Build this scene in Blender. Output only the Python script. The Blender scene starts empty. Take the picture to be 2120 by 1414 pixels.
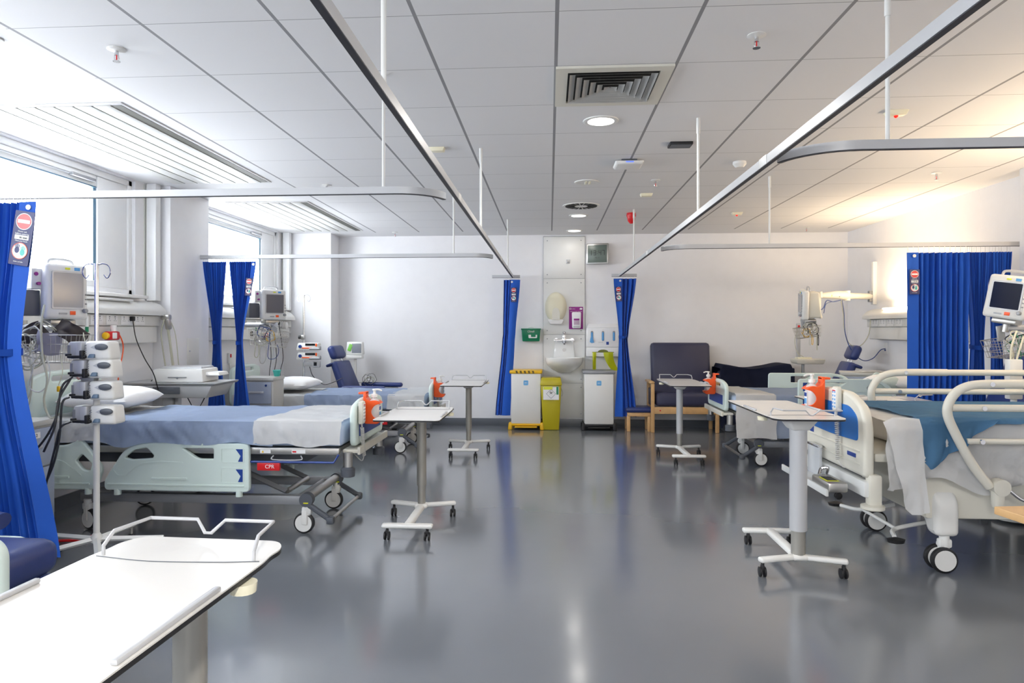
import bpy, bmesh, math, random
from mathutils import Vector, Matrix, noise
random.seed(7)
D = bpy.data; S = bpy.context.scene; COL = S.collection
R = math.radians; PI = math.pi

# ------------------------------------------------------------------ materials
MATS = {}
def pm(name, col, rough=.5, metal=0, var=0.0, scale=8, bump=0.0, bscale=60, spec=.5, emit=None, es=1, alpha=None, trans=0, sheen=0, coat=0):
    m = D.materials.new(name); m.use_nodes = True
    nt = m.node_tree; b = nt.nodes['Principled BSDF']
    b.inputs['Base Color'].default_value = (*col, 1); b.inputs['Roughness'].default_value = rough
    b.inputs['Metallic'].default_value = metal; b.inputs['Specular IOR Level'].default_value = spec
    if trans: b.inputs['Transmission Weight'].default_value = trans
    if sheen: b.inputs['Sheen Weight'].default_value = sheen
    if coat: b.inputs['Coat Weight'].default_value = coat
    if alpha is not None: b.inputs['Alpha'].default_value = alpha
    if emit: b.inputs['Emission Color'].default_value = (*emit, 1); b.inputs['Emission Strength'].default_value = es
    tc = nt.nodes.new('ShaderNodeTexCoord')
    n = nt.nodes.new('ShaderNodeTexNoise'); n.inputs['Scale'].default_value = scale; n.inputs['Detail'].default_value = 4
    nt.links.new(tc.outputs['Object'], n.inputs['Vector'])
    v = max(var, .03)
    mx = nt.nodes.new('ShaderNodeMix'); mx.data_type = 'RGBA'
    mx.inputs['A'].default_value = (*[min(1, c*(1-v)) for c in col], 1)
    mx.inputs['B'].default_value = (*[min(1, c*(1+v)) for c in col], 1)
    nt.links.new(n.outputs['Fac'], mx.inputs['Factor']); nt.links.new(mx.outputs['Result'], b.inputs['Base Color'])
    if bump:
        n2 = nt.nodes.new('ShaderNodeTexNoise'); n2.inputs['Scale'].default_value = bscale; n2.inputs['Detail'].default_value = 3
        nt.links.new(tc.outputs['Object'], n2.inputs['Vector'])
        bp = nt.nodes.new('ShaderNodeBump'); bp.inputs['Strength'].default_value = bump; bp.inputs['Distance'].default_value = .01
        nt.links.new(n2.outputs['Fac'], bp.inputs['Height']); nt.links.new(bp.outputs['Normal'], b.inputs['Normal'])
    MATS[name] = m; return m
WALL = pm('wall_paint', (.84,.84,.86), .55, bump=.05, bscale=200)
PLASTER = pm('plaster_white', (.90,.90,.90), .6)
WPLAST = pm('white_plastic', (.78,.78,.76), .35)
CREAM = pm('cream_plastic', (.70,.68,.60), .35)
IVORY = pm('ivory_dispenser', (.80,.76,.58), .3)
BEDG = pm('pale_green_plastic', (.66,.77,.73), .35)
WHITEM = pm('white_enamel_metal', (.74,.75,.74), .3)
ALU = pm('aluminium_track', (.52,.53,.55), .4, .2)
TRKD = pm('track_slot', (.03,.03,.04), .5)
CHROME = pm('chrome', (.72,.72,.74), .15, 1)
STEEL = pm('brushed_steel', (.50,.49,.47), .35, 1)
GREYP = pm('grey_powder_coat', (.30,.31,.33), .4, .3)
COLM = pm('column_grey', (.34,.33,.30), .32, .35)
COLL = pm('column_light', (.52,.53,.55), .35, .2)
DGREY = pm('dark_grey_plastic', (.09,.10,.12), .45)
BLACK = pm('black_rubber', (.012,.012,.014), .5)
BLACKG = pm('black_gloss', (.01,.012,.016), .12)
BLUEC = pm('curtain_blue', (.003,.088,.50), .75, var=.10, scale=5, sheen=.15)
VINYL = pm('navy_vinyl', (.022,.040,.165), .38, bump=.03, bscale=120)
VINYLD = pm('slate_navy_vinyl', (.038,.040,.085), .45, bump=.03)
NAVYCLOTH = pm('navy_cover_cloth', (.008,.014,.05), .8)
LINEN = pm('white_linen', (.87,.87,.87), .8, bump=.7, bscale=7)
BLANK = pm('pale_blue_linen', (.47,.57,.75), .85, var=.07, bump=.7, bscale=7)
TEAL = pm('mid_blue_blanket', (.12,.29,.50), .9, var=.10, bump=.7, bscale=9)
MATTR = pm('mattress_dark', (.05,.055,.075), .6)
TOP = pm('laminate_cream', (.68,.665,.64), .25)
TOPB = pm('laminate_black_core', (.012,.012,.014), .35)
WOOD = pm('beech_wood', (.62,.38,.17), .45, var=.18, scale=14)
BLUEP = pm('royal_blue_panel', (.012,.05,.28), .35)
BLUEB = pm('bright_blue_panel', (.005,.14,.50), .3)
ORANGE = pm('orange_plastic', (.90,.10,.01), .35)
REDP = pm('red_plastic', (.62,.01,.015), .35)
YELL = pm('yellow_plastic', (.85,.50,.01), .35)
YBIN = pm('sharps_yellow', (.50,.42,.01), .35)
YAPR = pm('apron_yellow', (.72,.76,.02), .3)
GREEN = pm('first_aid_green', (.005,.22,.10), .35)
PURP = pm('purple_print', (.28,.01,.24), .45)
SIGN = pm('sign_indigo', (.035,.04,.14), .5)
LBLUE = pm('light_blue_plastic', (.10,.36,.72), .4)
LCDB = pm('lcd_green_grey', (.10,.13,.11), .3)
SCRL = pm('screen_grey', (.26,.28,.32), .12)
SCRD = pm('screen_dark', (.008,.012,.03), .08)
LOCK = pm('locker_grey_blue', (.34,.39,.50), .45)
LOCKT = pm('locker_top_grey', (.50,.50,.48), .4)
CERAM = pm('ceramic_white', (.82,.83,.82), .12, coat=.5)
CABG = pm('cable_grey_green', (.50,.50,.40), .45)
CABB = pm('cable_black', (.015,.017,.025), .4)
CABN = pm('cable_blue', (.02,.06,.25), .4)
CABW = pm('cable_white', (.62,.62,.60), .4)
TEALH = pm('teal_plastic', (.05,.48,.42), .4)
CLEAR = pm('clear_bottle', (.80,.78,.78), .15, alpha=.75)
LAMPON = pm('lamp_diffuser_lit', (1,1,1), .4, emit=(1,.98,.93), es=3)
WARMON = pm('warm_lamp_lit', (1,1,1), .4, emit=(1,.78,.48), es=14)
TRUNK = pm('trunking_white', (.74,.74,.72), .4)
DARKV = pm('vent_black', (.006,.006,.006), .8)
WHITE = pm('print_white', (.85,.85,.85), .5)
BAGP = pm('clear_bag', (.75,.78,.82), .15, alpha=.55)
LEDR = pm('led_red', (.7,.0,.0), .3, emit=(1,.02,.01), es=1.2)
LEDB = pm('led_blue', (.02,.05,.6), .3, emit=(.1,.2,1), es=1.2)

SKIRT = pm('skirting_blue_grey', (.12,.132,.152), .3)
def floor_mat():
    m = D.materials.new('vinyl_floor'); m.use_nodes = True; nt = m.node_tree; L = nt.links
    b = nt.nodes['Principled BSDF']; tc = nt.nodes.new('ShaderNodeTexCoord')
    n = nt.nodes.new('ShaderNodeTexNoise'); n.inputs['Scale'].default_value = 1.3; n.inputs['Detail'].default_value = 5
    L.new(tc.outputs['Object'], n.inputs['Vector'])
    cr = nt.nodes.new('ShaderNodeValToRGB'); cr.color_ramp.elements[0].color = (.142,.155,.178,1); cr.color_ramp.elements[1].color = (.172,.186,.208,1)
    L.new(n.outputs['Fac'], cr.inputs['Fac']); L.new(cr.outputs['Color'], b.inputs['Base Color'])
    mr = nt.nodes.new('ShaderNodeMapRange'); mr.inputs['To Min'].default_value = .15; mr.inputs['To Max'].default_value = .23
    L.new(n.outputs['Fac'], mr.inputs['Value']); L.new(mr.outputs['Result'], b.inputs['Roughness'])
    n2 = nt.nodes.new('ShaderNodeTexNoise'); n2.inputs['Scale'].default_value = 5; n2.inputs['Detail'].default_value = 2
    L.new(tc.outputs['Object'], n2.inputs['Vector'])
    bp = nt.nodes.new('ShaderNodeBump'); bp.inputs['Strength'].default_value = .02; bp.inputs['Distance'].default_value = .02
    L.new(n2.outputs['Fac'], bp.inputs['Height']); L.new(bp.outputs['Normal'], b.inputs['Normal'])
    b.inputs['Specular IOR Level'].default_value = .6
    b.inputs['Coat Weight'].default_value = .45; b.inputs['Coat Roughness'].default_value = .12
    return m
def ceiling_mat():
    m = D.materials.new('ceiling_tiles'); m.use_nodes = True; nt = m.node_tree; L = nt.links
    b = nt.nodes['Principled BSDF']; b.inputs['Roughness'].default_value = .7
    tc = nt.nodes.new('ShaderNodeTexCoord'); sp = nt.nodes.new('ShaderNodeSeparateXYZ'); L.new(tc.outputs['Object'], sp.inputs[0])
    def mt(op, a, bb=None, c=None):
        n = nt.nodes.new('ShaderNodeMath'); n.operation = op
        for i, v in enumerate((a, bb, c)):
            if v is None: continue
            if isinstance(v, (int, float)): n.inputs[i].default_value = v
            else: L.new(v, n.inputs[i])
        return n.outputs[0]
    X, Y = sp.outputs[0], sp.outputs[1]
    def line(v, off, hw):   # distance to the nearest joint
        a = mt('ADD', v, 60 - off + .3); a = mt('MODULO', a, .6); a = mt('SUBTRACT', a, .3); a = mt('ABSOLUTE', a)
        return mt('LESS_THAN', a, hw)
    inx = mt('MULTIPLY', mt('GREATER_THAN', X, -2.39), mt('LESS_THAN', X, 3.66))
    inb = mt('MULTIPLY', inx, mt('LESS_THAN', Y, 9.3))
    lx = mt('MULTIPLY', line(X, .0324, .0085), inb)
    ly = mt('MULTIPLY', line(Y, 2.886, .0022), inb)
    mx = nt.nodes.new('ShaderNodeMix'); mx.data_type = 'RGBA'; mx.inputs['A'].default_value = (.78,.78,.79,1); mx.inputs['B'].default_value = (.27,.27,.285,1)
    L.new(lx, mx.inputs['Factor'])
    m2 = nt.nodes.new('ShaderNodeMix'); m2.data_type = 'RGBA'; m2.inputs['B'].default_value = (.30,.30,.31,1)
    L.new(ly, m2.inputs['Factor']); L.new(mx.outputs['Result'], m2.inputs['A'])
    L.new(m2.outputs['Result'], b.inputs['Base Color'])
    return m
def glass_mat():
    m = D.materials.new('window_glass'); m.use_nodes = True; nt = m.node_tree
    for n in list(nt.nodes): nt.nodes.remove(n)
    o = nt.nodes.new('ShaderNodeOutputMaterial'); t = nt.nodes.new('ShaderNodeBsdfTransparent'); g = nt.nodes.new('ShaderNodeBsdfGlossy')
    t.inputs['Color'].default_value = (.97,.985,1,1); g.inputs['Roughness'].default_value = .02
    f = nt.nodes.new('ShaderNodeFresnel'); f.inputs['IOR'].default_value = 1.25
    x = nt.nodes.new('ShaderNodeMixShader'); nt.links.new(f.outputs[0], x.inputs[0]); nt.links.new(t.outputs[0], x.inputs[1]); nt.links.new(g.outputs[0], x.inputs[2]); nt.links.new(x.outputs[0], o.inputs[0])
    return m

# ------------------------------------------------------------------ mesh tools
class MB:
    def __init__(s, M=None): s.bm = bmesh.new(); s.mi = 0; s.M = M or Matrix()
    def _take(s, t):
        bmesh.ops.transform(t, matrix=s.M, verts=t.verts)
        for f in t.faces: f.material_index = s.mi
        me = D.meshes.new('tmp'); t.to_mesh(me); t.free(); s.bm.from_mesh(me); D.meshes.remove(me); return s
    def box(s, c, d, bev=0, rot=None, seg=2):
        t = bmesh.new(); bmesh.ops.create_cube(t, size=1)
        bmesh.ops.scale(t, vec=d, verts=t.verts)
        if bev: bmesh.ops.bevel(t, geom=t.edges[:], offset=min(bev, min(d)*.49), segments=seg, affect='EDGES', profile=.5)
        M = Matrix.Translation(c) @ (rot or Matrix()); bmesh.ops.transform(t, matrix=M, verts=t.verts)
        return s._take(t)
    def bb(s, x0, x1, y0, y1, z0, z1, bev=0, seg=2):
        return s.box(((x0+x1)/2, (y0+y1)/2, (z0+z1)/2), (abs(x1-x0), abs(y1-y0), abs(z1-z0)), bev, seg=seg)
    def hull(s, bot, top, bev=0):   # frustum between two rects given as (x0,x1,y0,y1,z)
        t = bmesh.new(); v = []
        for (x0, x1, y0, y1, z) in (bot, top): v += [t.verts.new(p) for p in ((x0,y0,z),(x1,y0,z),(x1,y1,z),(x0,y1,z))]
        for f in ((3,2,1,0),(4,5,6,7),(0,1,5,4),(1,2,6,5),(2,3,7,6),(3,0,4,7)): t.faces.new([v[i] for i in f])
        if bev: bmesh.ops.bevel(t, geom=t.edges[:], offset=bev, segments=2, affect='EDGES', profile=.5)
        return s._take(t)
    def tube(s, pts, r, seg=8, closed=False, flat=1.0):
        pts = [Vector(p) for p in pts]; n = len(pts); t = bmesh.new(); rings = []
        rr = r if isinstance(r, (list, tuple)) else [r]*n
        up = None
        for i, p in enumerate(pts):
            if closed: d = pts[(i+1) % n] - pts[i-1]
            else: d = pts[min(i+1, n-1)] - pts[max(i-1, 0)]
            d.normalize()
            if up is None:
                a = Vector((0,0,1)) if abs(d.z) < .9 else Vector((0,1,0)); up = (a - d*a.dot(d)).normalized()
            else:
                up = up - d*up.dot(d)
                up = up.normalized() if up.length > 1e-6 else d.orthogonal().normalized()
            sd = d.cross(up)
            rings.append([t.verts.new(p + (up*math.cos(2*PI*k/seg)*flat + sd*math.sin(2*PI*k/seg))*rr[i]) for k in range(seg)])
        for i in range(n if closed else n-1):
            a, b = rings[i], rings[(i+1) % n]
            for k in range(seg): t.faces.new((a[k], a[(k+1) % seg], b[(k+1) % seg], b[k]))
        if not closed: t.faces.new(rings[0][::-1]); t.faces.new(rings[-1])
        bmesh.ops.recalc_face_normals(t, faces=t.faces)
        return s._take(t)
    def cyl(s, a, b, r, r2=None, seg=20): return s.tube([a, b], [r, r if r2 is None else r2], seg)
    def lathe(s, prof, c=(0,0,0), seg=24, sc=(1,1,1), rot=None):
        t = bmesh.new(); rings = []
        for (r, z) in prof: rings.append([t.verts.new((r*math.cos(2*PI*k/seg)*sc[0], r*math.sin(2*PI*k/seg)*sc[1], z*sc[2])) for k in range(seg)])
        for a, b in zip(rings, rings[1:]):
            for k in range(seg): t.faces.new((a[k], a[(k+1) % seg], b[(k+1) % seg], b[k]))
        t.faces.new(rings[0][::-1]); t.faces.new(rings[-1])
        bmesh.ops.recalc_face_normals(t, faces=t.faces)
        bmesh.ops.transform(t, matrix=Matrix.Translation(c) @ (rot or Matrix()), verts=t.verts)
        return s._take(t)
    def sweep(s, path, w, h, closed=False):   # flat rectangular strip, path is xyz, w across, h up
        pts = [Vector(p) for p in path]; n = len(pts); t = bmesh.new(); rings = []
        for i, p in enumerate(pts):
            d = (pts[min(i+1, n-1)] - pts[max(i-1, 0)]); d.z = 0; d.normalize(); sd = Vector((-d.y, d.x, 0))*w/2
            rings.append([t.verts.new(q) for q in (p-sd, p+sd, p+sd+Vector((0,0,h)), p-sd+Vector((0,0,h)))])
        for a, b in zip(rings, rings[1:]):
            for k in range(4): t.faces.new((a[k], a[(k+1) % 4], b[(k+1) % 4], b[k]))
        t.faces.new(rings[0][::-1]); t.faces.new(rings[-1]); bmesh.ops.recalc_face_normals(t, faces=t.faces)
        return s._take(t)
    def plate(s, outer, holes=(), th=.02, bev=0, M=None, res=2):   # 2D outline (with holes) extruded; local XY -> M
        cu = D.curves.new('c', 'CURVE'); cu.dimensions = '2D'; cu.fill_mode = 'BOTH'
        cu.extrude = max(th/2 - bev, 0); cu.bevel_depth = bev; cu.bevel_resolution = res; cu.offset = -bev
        for pl in [outer] + list(holes):
            sp = cu.splines.new('POLY'); sp.points.add(len(pl)-1); sp.use_cyclic_u = True
            for i, p in enumerate(pl): sp.points[i].co = (p[0], p[1], 0, 1)
        o = D.objects.new('c', cu); COL.objects.link(o); dg = bpy.context.evaluated_depsgraph_get()
        me = D.meshes.new_from_object(o.evaluated_get(dg)); D.objects.remove(o); D.curves.remove(cu)
        t = bmesh.new(); t.from_mesh(me); D.meshes.remove(me)
        if M is not None: bmesh.ops.transform(t, matrix=M, verts=t.verts)
        return s._take(t)
    def text(s, body, size, M, th=.0008, align='CENTER'):
        cu = D.curves.new('t', 'FONT'); cu.body = body; cu.size = size; cu.extrude = th; cu.align_x = align; cu.align_y = 'CENTER'
        o = D.objects.new('t', cu); COL.objects.link(o); dg = bpy.context.evaluated_depsgraph_get()
        me = D.meshes.new_from_object(o.evaluated_get(dg)); D.objects.remove(o); D.curves.remove(cu)
        t = bmesh.new(); t.from_mesh(me); D.meshes.remove(me)
        bmesh.ops.transform(t, matrix=M, verts=t.verts)
        return s._take(t)
    def grid(s, fn, nu, nv, th=0):   # fn(u,v)->xyz
        t = bmesh.new(); g = [[t.verts.new(fn(i/nu, j/nv)) for j in range(nv+1)] for i in range(nu+1)]
        for i in range(nu):
            for j in range(nv): t.faces.new((g[i][j], g[i+1][j], g[i+1][j+1], g[i][j+1]))
        if th: bmesh.ops.solidify(t, geom=t.faces[:], thickness=th)
        return s._take(t)
    def build(s, name, mat, parent=None, label=None, smooth=35, loc=None, rz=0, parent_inv=False):
        me = D.meshes.new(name); s.bm.to_mesh(me); s.bm.free()
        for m in (mat if isinstance(mat, (list, tuple)) else [mat]): me.materials.append(m)
        if smooth:
            for p in me.polygons: p.use_smooth = True
            me.set_sharp_from_angle(angle=R(smooth))
        o = D.objects.new(name, me); COL.objects.link(o)
        if parent: o.parent = parent
        if loc: o.location = loc
        if rz: o.rotation_euler.z = rz
        if label: o['label'] = label
        return o
def Rz(a): return Matrix.Rotation(R(a), 4, 'Z')
def Rx(a): return Matrix.Rotation(R(a), 4, 'X')
def Ry(a): return Matrix.Rotation(R(a), 4, 'Y')
def Tr(x, y, z): return Matrix.Translation((x, y, z))
FRONT = Rx(90)     # plate XY -> XZ plane, facing -Y
def rr(x0, x1, y0, y1, r, n=5):    # rounded rectangle
    out = []
    for cx, cy, a in ((x1-r, y1-r, 0), (x0+r, y1-r, 90), (x0+r, y0+r, 180), (x1-r, y0+r, 270)):
        out += [(cx + r*math.cos(R(a+90*k/n)), cy + r*math.sin(R(a+90*k/n))) for k in range(n+1)]
    return out
def rpoly(pts, n=5):     # polygon of (x,y,radius) with rounded corners
    out = []; N = len(pts)
    for i, (x, y, r) in enumerate(pts):
        p = Vector((x, y)); a = Vector(pts[i-1][:2]) - p; b = Vector(pts[(i+1) % N][:2]) - p
        if r <= 0: out.append((x, y)); continue
        d = min(r, a.length*.49, b.length*.49); A = p + a.normalized()*d; B = p + b.normalized()*d
        for k in range(n+1):
            t = k/n; q = A*(1-t)**2 + p*2*t*(1-t) + B*t*t; out.append((q.x, q.y))
    return out
def ell(cx, cy, rx, ry, n=24): return [(cx+rx*math.cos(2*PI*k/n), cy+ry*math.sin(2*PI*k/n)) for k in range(n)]
def cat(pts, n=6):       # Catmull-Rom through points
    P = [Vector(p) for p in pts]; P = [P[0]*2-P[1]] + P + [P[-1]*2-P[-2]]; out = []
    for i in range(1, len(P)-2):
        a, b, c, d = P[i-1:i+3]
        for k in range(n):
            t = k/n; out.append(.5*((2*b) + (c-a)*t + (2*a-5*b+4*c-d)*t*t + (3*b-a-3*c+d)*t**3))
    out.append(P[-2]); return out
def T(name, label, catg, loc=(0,0,0), rz=0, group=None):
    o = D.objects.new(name, None); COL.objects.link(o); o.location = loc; o.rotation_euler.z = R(rz)
    o.empty_display_size = .1; o['label'] = label; o['category'] = catg
    if group: o['group'] = group
    return o
def tag(o, label, catg, group=None):
    o['label'] = label; o['category'] = catg
    if group: o['group'] = group
    return o
def st(name, mb, mat, smooth=35):
    o = mb.build(name, mat, smooth=smooth); o['kind'] = 'structure'; return o
def dup(root, loc=None, rz=None, label=None, group=None):
    def cp(o, par):
        c = o.copy(); COL.objects.link(c); c.parent = par
        for ch in list(o.children): cp(ch, c)
        return c
    r = cp(root, None)
    if loc: r.location = loc
    if rz is not None: r.rotation_euler.z = R(rz)
    if label: r['label'] = label
    if group: r['group'] = group
    return r

# ------------------------------------------------------------------ room shell
CZ = 2.675; XW = -3.66; XR = 4.05; YB = 9.7; YF = -3.2
XG = -3.74
m = MB(); m.bb(-3.95, XR+.1, YF, YB+.1, -.08, 0); st('floor', m, floor_mat())
m = MB(); m.bb(-3.95, XR+.1, YF, YB+.1, CZ, CZ+.08); st('ceiling', m, ceiling_mat())
m = MB(); m.bb(-3.95, XR+.1, YB, YB+.1, 0, CZ); m.bb(-3.9, -3.0, 9.32, YB, 0, CZ); st('wall_back', m, WALL)
m = MB(); m.bb(XR, XR+.1, YF, YB, 0, CZ); m.bb(3.88, XR, YF+.1, .6, 0, CZ); m.bb(3.88, XR, 5.3, 6.0, 0, CZ, .004); st('wall_right', m, WALL)
m = MB(); m.bb(-3.95, XR+.1, YF-.1, YF, 0, CZ); st('wall_front', m, WALL)
WIN = [(-2.4, 0.0), (0.7, 2.95), (3.55, 5.88), (7.0, 9.12)]  # first two windows are out of view, added to let in more daylight
SILL, HEAD = 1.65, 2.66
m = MB(); m.bb(-3.95, XW, YF, YB, 0, SILL); m.bb(-3.95, XW, YF, YB, HEAD, CZ)
ys = [YF] + [v for w in WIN for v in w] + [YB]
for a, b in zip(ys[::2], ys[1::2]): m.bb(-3.95, XW, a, b, SILL, HEAD)
m.bb(XW, -3.49, 6.15, 6.87, 0, CZ, .004); m.bb(XW, -3.48, 3.0, 3.45, 0, CZ); m.bb(XW, -3.48, .1, .6, 0, CZ)
st('wall_left', m, WALL)
GL = glass_mat(); PVC = pm('window_frame_white', (.86,.87,.88), .35); SEAL = pm('window_seal', (.10,.20,.30), .4)
for i, (a, b) in enumerate(WIN):
    m = MB()
    for (y0, y1, z0, z1) in ((a, b, SILL, SILL+.05), (a, b, HEAD-.05, HEAD), (a, a+.05, SILL, HEAD), (b-.05, b, SILL, HEAD)): m.bb(XG-.03, XG+.05, y0, y1, z0, z1, .006)
    # casement sash
    sy = b-.46
    m.bb(XG-.02, XG+.035, sy+.015, b-.05, SILL+.05, HEAD-.05, .006)
    for (y0, y1, z0, z1) in ((a+.05, sy, SILL+.05, SILL+.10), (a+.05, sy, HEAD-.14, HEAD-.05), (a+.05, a+.1, SILL+.05, HEAD-.05)): m.bb(XG-.02, XG+.035, y0, y1, z0, z1, .006)
    f = st('window_%d' % (i+1), m, PVC)
    m = MB(); m.bb(XG, XG+.02, sy-.02, sy+.015, SILL+.05, HEAD-.05); m.bb(XG, XG+.036, a+.1, sy, HEAD-.15, HEAD-.14); m.build('window_seal', SEAL, f)
    m = MB(); m.grid(lambda u, v: (XG, a+.09+(sy-a-.09)*u, SILL+.09+(HEAD-.22-SILL)*v), 1, 1); m.build('pane', GL, f)
    m = MB(); m.tube([(XG+.055, sy-.2, HEAD-.10), (XG+.055, a+.2, HEAD-.10)], .006); m.bb(XG+.036, XG+.075, sy-.33, sy-.06, HEAD-.115, HEAD-.09, .004); m.build('window_opener', GREYP, f)
    if i < 2: continue
    m = MB(); m.tube([(XG+.09, b+.12, HEAD), (XG+.09, b+.12, SILL+.0), (XG+.09, b+.135, SILL-.02), (XG+.09, b+.15, SILL), (XG+.09, b+.15, HEAD)], .0022, 5)
    tag(m.build('blind_cord', CABG), 'thin looped blind cord hanging on the wall beside %s window' % ['', '', 'the nearer left', 'the farther left'][i], 'cord')
for i, (a, b) in enumerate(WIN):
    m = MB(); m.bb(XW-.06, XW+.10, a-.02, b+.04, SILL-.028, SILL, .008)
    st('trim_%d' % (i+1), m, PLASTER)
m = MB(); m.bb(-2.99, XR, YB-.012, YB, 0, .10, .003); st('baseboard_back', m, SKIRT)
m = MB(); m.bb(XW, XW+.012, 6.88, 9.32, 0, .10); m.bb(XW, XW+.012, 3.45, 6.15, 0, .1); st('baseboard_left', m, SKIRT)
m = MB(); m.bb(XR-.012, XR, 6.05, YB, 0, .10); m.bb(XR-.012, XR, .6, 5.3, 0, .1); st('baseboard_right', m, SKIRT)
RIBM = pm('rib_white', (.66,.66,.64), .5)
# ribbed ceiling heating panels above the windows
for i, (y0, y1, pl) in enumerate(((3.86, 6.05, 'the nearer window'), (6.97, 9.1, 'the farther window'), (.9, 3.0, 'the added unseen side window'))):
    t = T('ceiling_panel', 'white ribbed ceiling heating panel above ' + pl, 'ceiling panel', (-2.93, (y0+y1)/2, CZ), 0, 'ribbed panels over the windows')
    L = (y1-y0)/2
    m = MB(); m.bb(-.44, .44, -L, L, -.007, -.0005, .002)
    m.build('frame', PLASTER, t)
    for k in range(7):
        x = -.40 + k*.117
        m = MB(); m.bb(x-.053+.002, x+.052, -L+.03, L-.03, -.0125, -.0075, .001); m.build('rib', RIBM, t)
    m = MB(); m.bb(-.43, .42, -L+.035, L-.035, -.0085, -.0071); m.build('groove', pm('groove_grey%d' % i, (.10,.10,.085), .6), t)

# ------------------------------------------------------------------ camera
cam = D.cameras.new('camera'); co = D.objects.new('camera', cam); COL.objects.link(co)
co.location = (0, 0, 1.35); co.rotation_euler = (PI/2, 0, .0694)
cam.sensor_width = 36; cam.lens = 1430/2120*36; cam.shift_x = 22/2120; cam.shift_y = -25/2120; cam.clip_start = .02
S.camera = co

# ------------------------------------------------------------------ ceiling fittings
def downlight(x, y, lit, label):
    t = T('recessed_downlight', label, 'ceiling light', (x, y, CZ), 0, 'recessed ceiling lights')
    m = MB(); m.lathe([(.085,0),(.112,0),(.112,-.006),(.10,-.010),(.086,-.006)], seg=32); m.build('trim_ring', WPLAST, t)
    if lit:
        m = MB(); m.lathe([(.084,-.002),(.084,-.007),(.05,-.009)], seg=32); m.build('diffuser', LAMPON, t)
    else:
        m = MB(); m.lathe([(.084,-.002),(.084,-.004)], seg=32); m.build('reflector', DGREY, t)
        m = MB()
        for k in (-.02, .012): m.bb(k, k+.022, -.05, .05, -.012, -.003, .004)
        m.build('bulb', IVORY, t)
    return t
downlight(.326, 4.42, 1, 'round lit recessed light nearest the large square ceiling vent')
downlight(.336, 6.25, 0, 'round unlit recessed light with dark reflector and visible lamp tubes')
downlight(.339, 8.07, 1, 'lit recessed light just behind the round slotted ceiling vent')
downlight(.334, 9.30, 1, 'lit recessed light closest to the back wall')
for (x, y) in ((.33, -.6), (.33, -2.2)): downlight(x, y, 1, 'unseen lit downlight added as fill behind the camera')  # unseen pair, added to hold the fill lamps
# square diffuser
t = T('square_air_vent', 'square four-way louvred air vent set in the ceiling', 'air vent', (.33, 3.79, CZ))
m = MB(); m.plate(rr(-.297,.297,-.297,.297,.004), [rr(-.235,.235,-.235,.235,.002)[::-1]], .012, 0, Tr(0,0,-.006)); m.build('frame', CREAM, t)
m = MB(); m.bb(-.235,.235,-.235,.235,-.003,-.0005); m.build('dark_plenum', DARKV, t)
for k in range(6):
    a = .225 - k*.038; b = a-.030; m = MB()
    for q in range(4):
        M = Rz(90*q); v = [M @ Vector(p) for p in ((-a,-a,-.019),(a,-a,-.019),(b,-b,-.007),(-b,-b,-.007))]
        tt = bmesh.new(); tt.faces.new([tt.verts.new(p) for p in v]); bmesh.ops.solidify(tt, geom=tt.faces[:], thickness=.0015); m._take(tt)
    m.build('louvre', WPLAST, t)
# round swirl
t = T('round_slotted_vent', 'round ceiling vent with radial black slots', 'air vent', (.339, 7.44, CZ))
m = MB(); m.lathe([(.02,0),(.20,0),(.20,-.006),(.02,-.006)], seg=40); m.build('plate', WPLAST, t)
m = MB()
for k in range(20):
    if 1:
        a = 2*PI*k/20; M = Matrix.Rotation(a, 4, 'Z'); m.plate([(.07,-.006),(.17,-.019),(.17,.019),(.07,.006)], (), .002, 0, M @ Tr(0,0,-.0075))
m.build('slots', DARKV, t)
def sprinkler(x, y, label):
    t = T('sprinkler_head', label, 'sprinkler', (x, y, CZ), 0, 'ceiling sprinkler heads')
    m = MB(); m.lathe([(.04,0),(.042,-.004),(.03,-.008),(.012,-.010)], seg=24); m.build('rose', WPLAST, t)
    m = MB(); m.cyl((0,0,-.008),(0,0,-.03),.009,seg=12); m.tube([(-.009,0,-.028),(-.011,0,-.045),(-.002,0,-.058)],.0025,6); m.tube([(.009,0,-.028),(.011,0,-.045),(.002,0,-.058)],.0025,6); m.lathe([(.017,-.060),(.017,-.057),(.004,-.056)], seg=16); m.build('deflector', CHROME, t)
    m = MB(); m.cyl((0,0,-.03),(0,0,-.055),.003,seg=8); m.build('bulb', REDP, t)
for x, y, l in ((-2.04,3.13,'sprinkler head in the ceiling near the left window'), (.93,3.18,'sprinkler head in the ceiling right of the square vent'), (3.27,6.09,'sprinkler head high at the right near the warm wall glow'), (.94,6.21,'sprinkler head in the ceiling behind the white wireless unit'), (-2.04,6.21,'sprinkler head just above the left near cross rail'), (-2.10,9.3,'sprinkler head by the top of the back wall at left'), (3.32,9.19,'sprinkler head by the top of the back wall at right')): sprinkler(x, y, l)
t = T('wireless_access_point', 'white rounded wireless unit with blue light on the ceiling', 'network device', (.62, 5.5, CZ))
m = MB(); m.hull((-.10,.10,-.10,.10,-.045), (-.115,.115,-.115,.115,-.018), .012); m.build('housing', WPLAST, t)
m = MB(); m.bb(-.06,.06,-.08,.08,-.018,0); m.build('bracket', DGREY, t)
m = MB(); m.bb(-.03,.03,-.117,-.112,-.034,-.026,.002); m.build('status_light', LEDB, t)
t = T('ceiling_sensor_plate', 'flat black rectangular sensor plate fixed to the ceiling', 'sensor', (.93, 5.0, CZ)); m = MB(); m.bb(-.08,.08,-.06,.06,-.02,0,.004); m.build('housing', BLACK, t); m = MB(); m.bb(-.07,.07,-.05,.05,-.022,-.0201); m.build('cover', DGREY, t)
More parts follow.
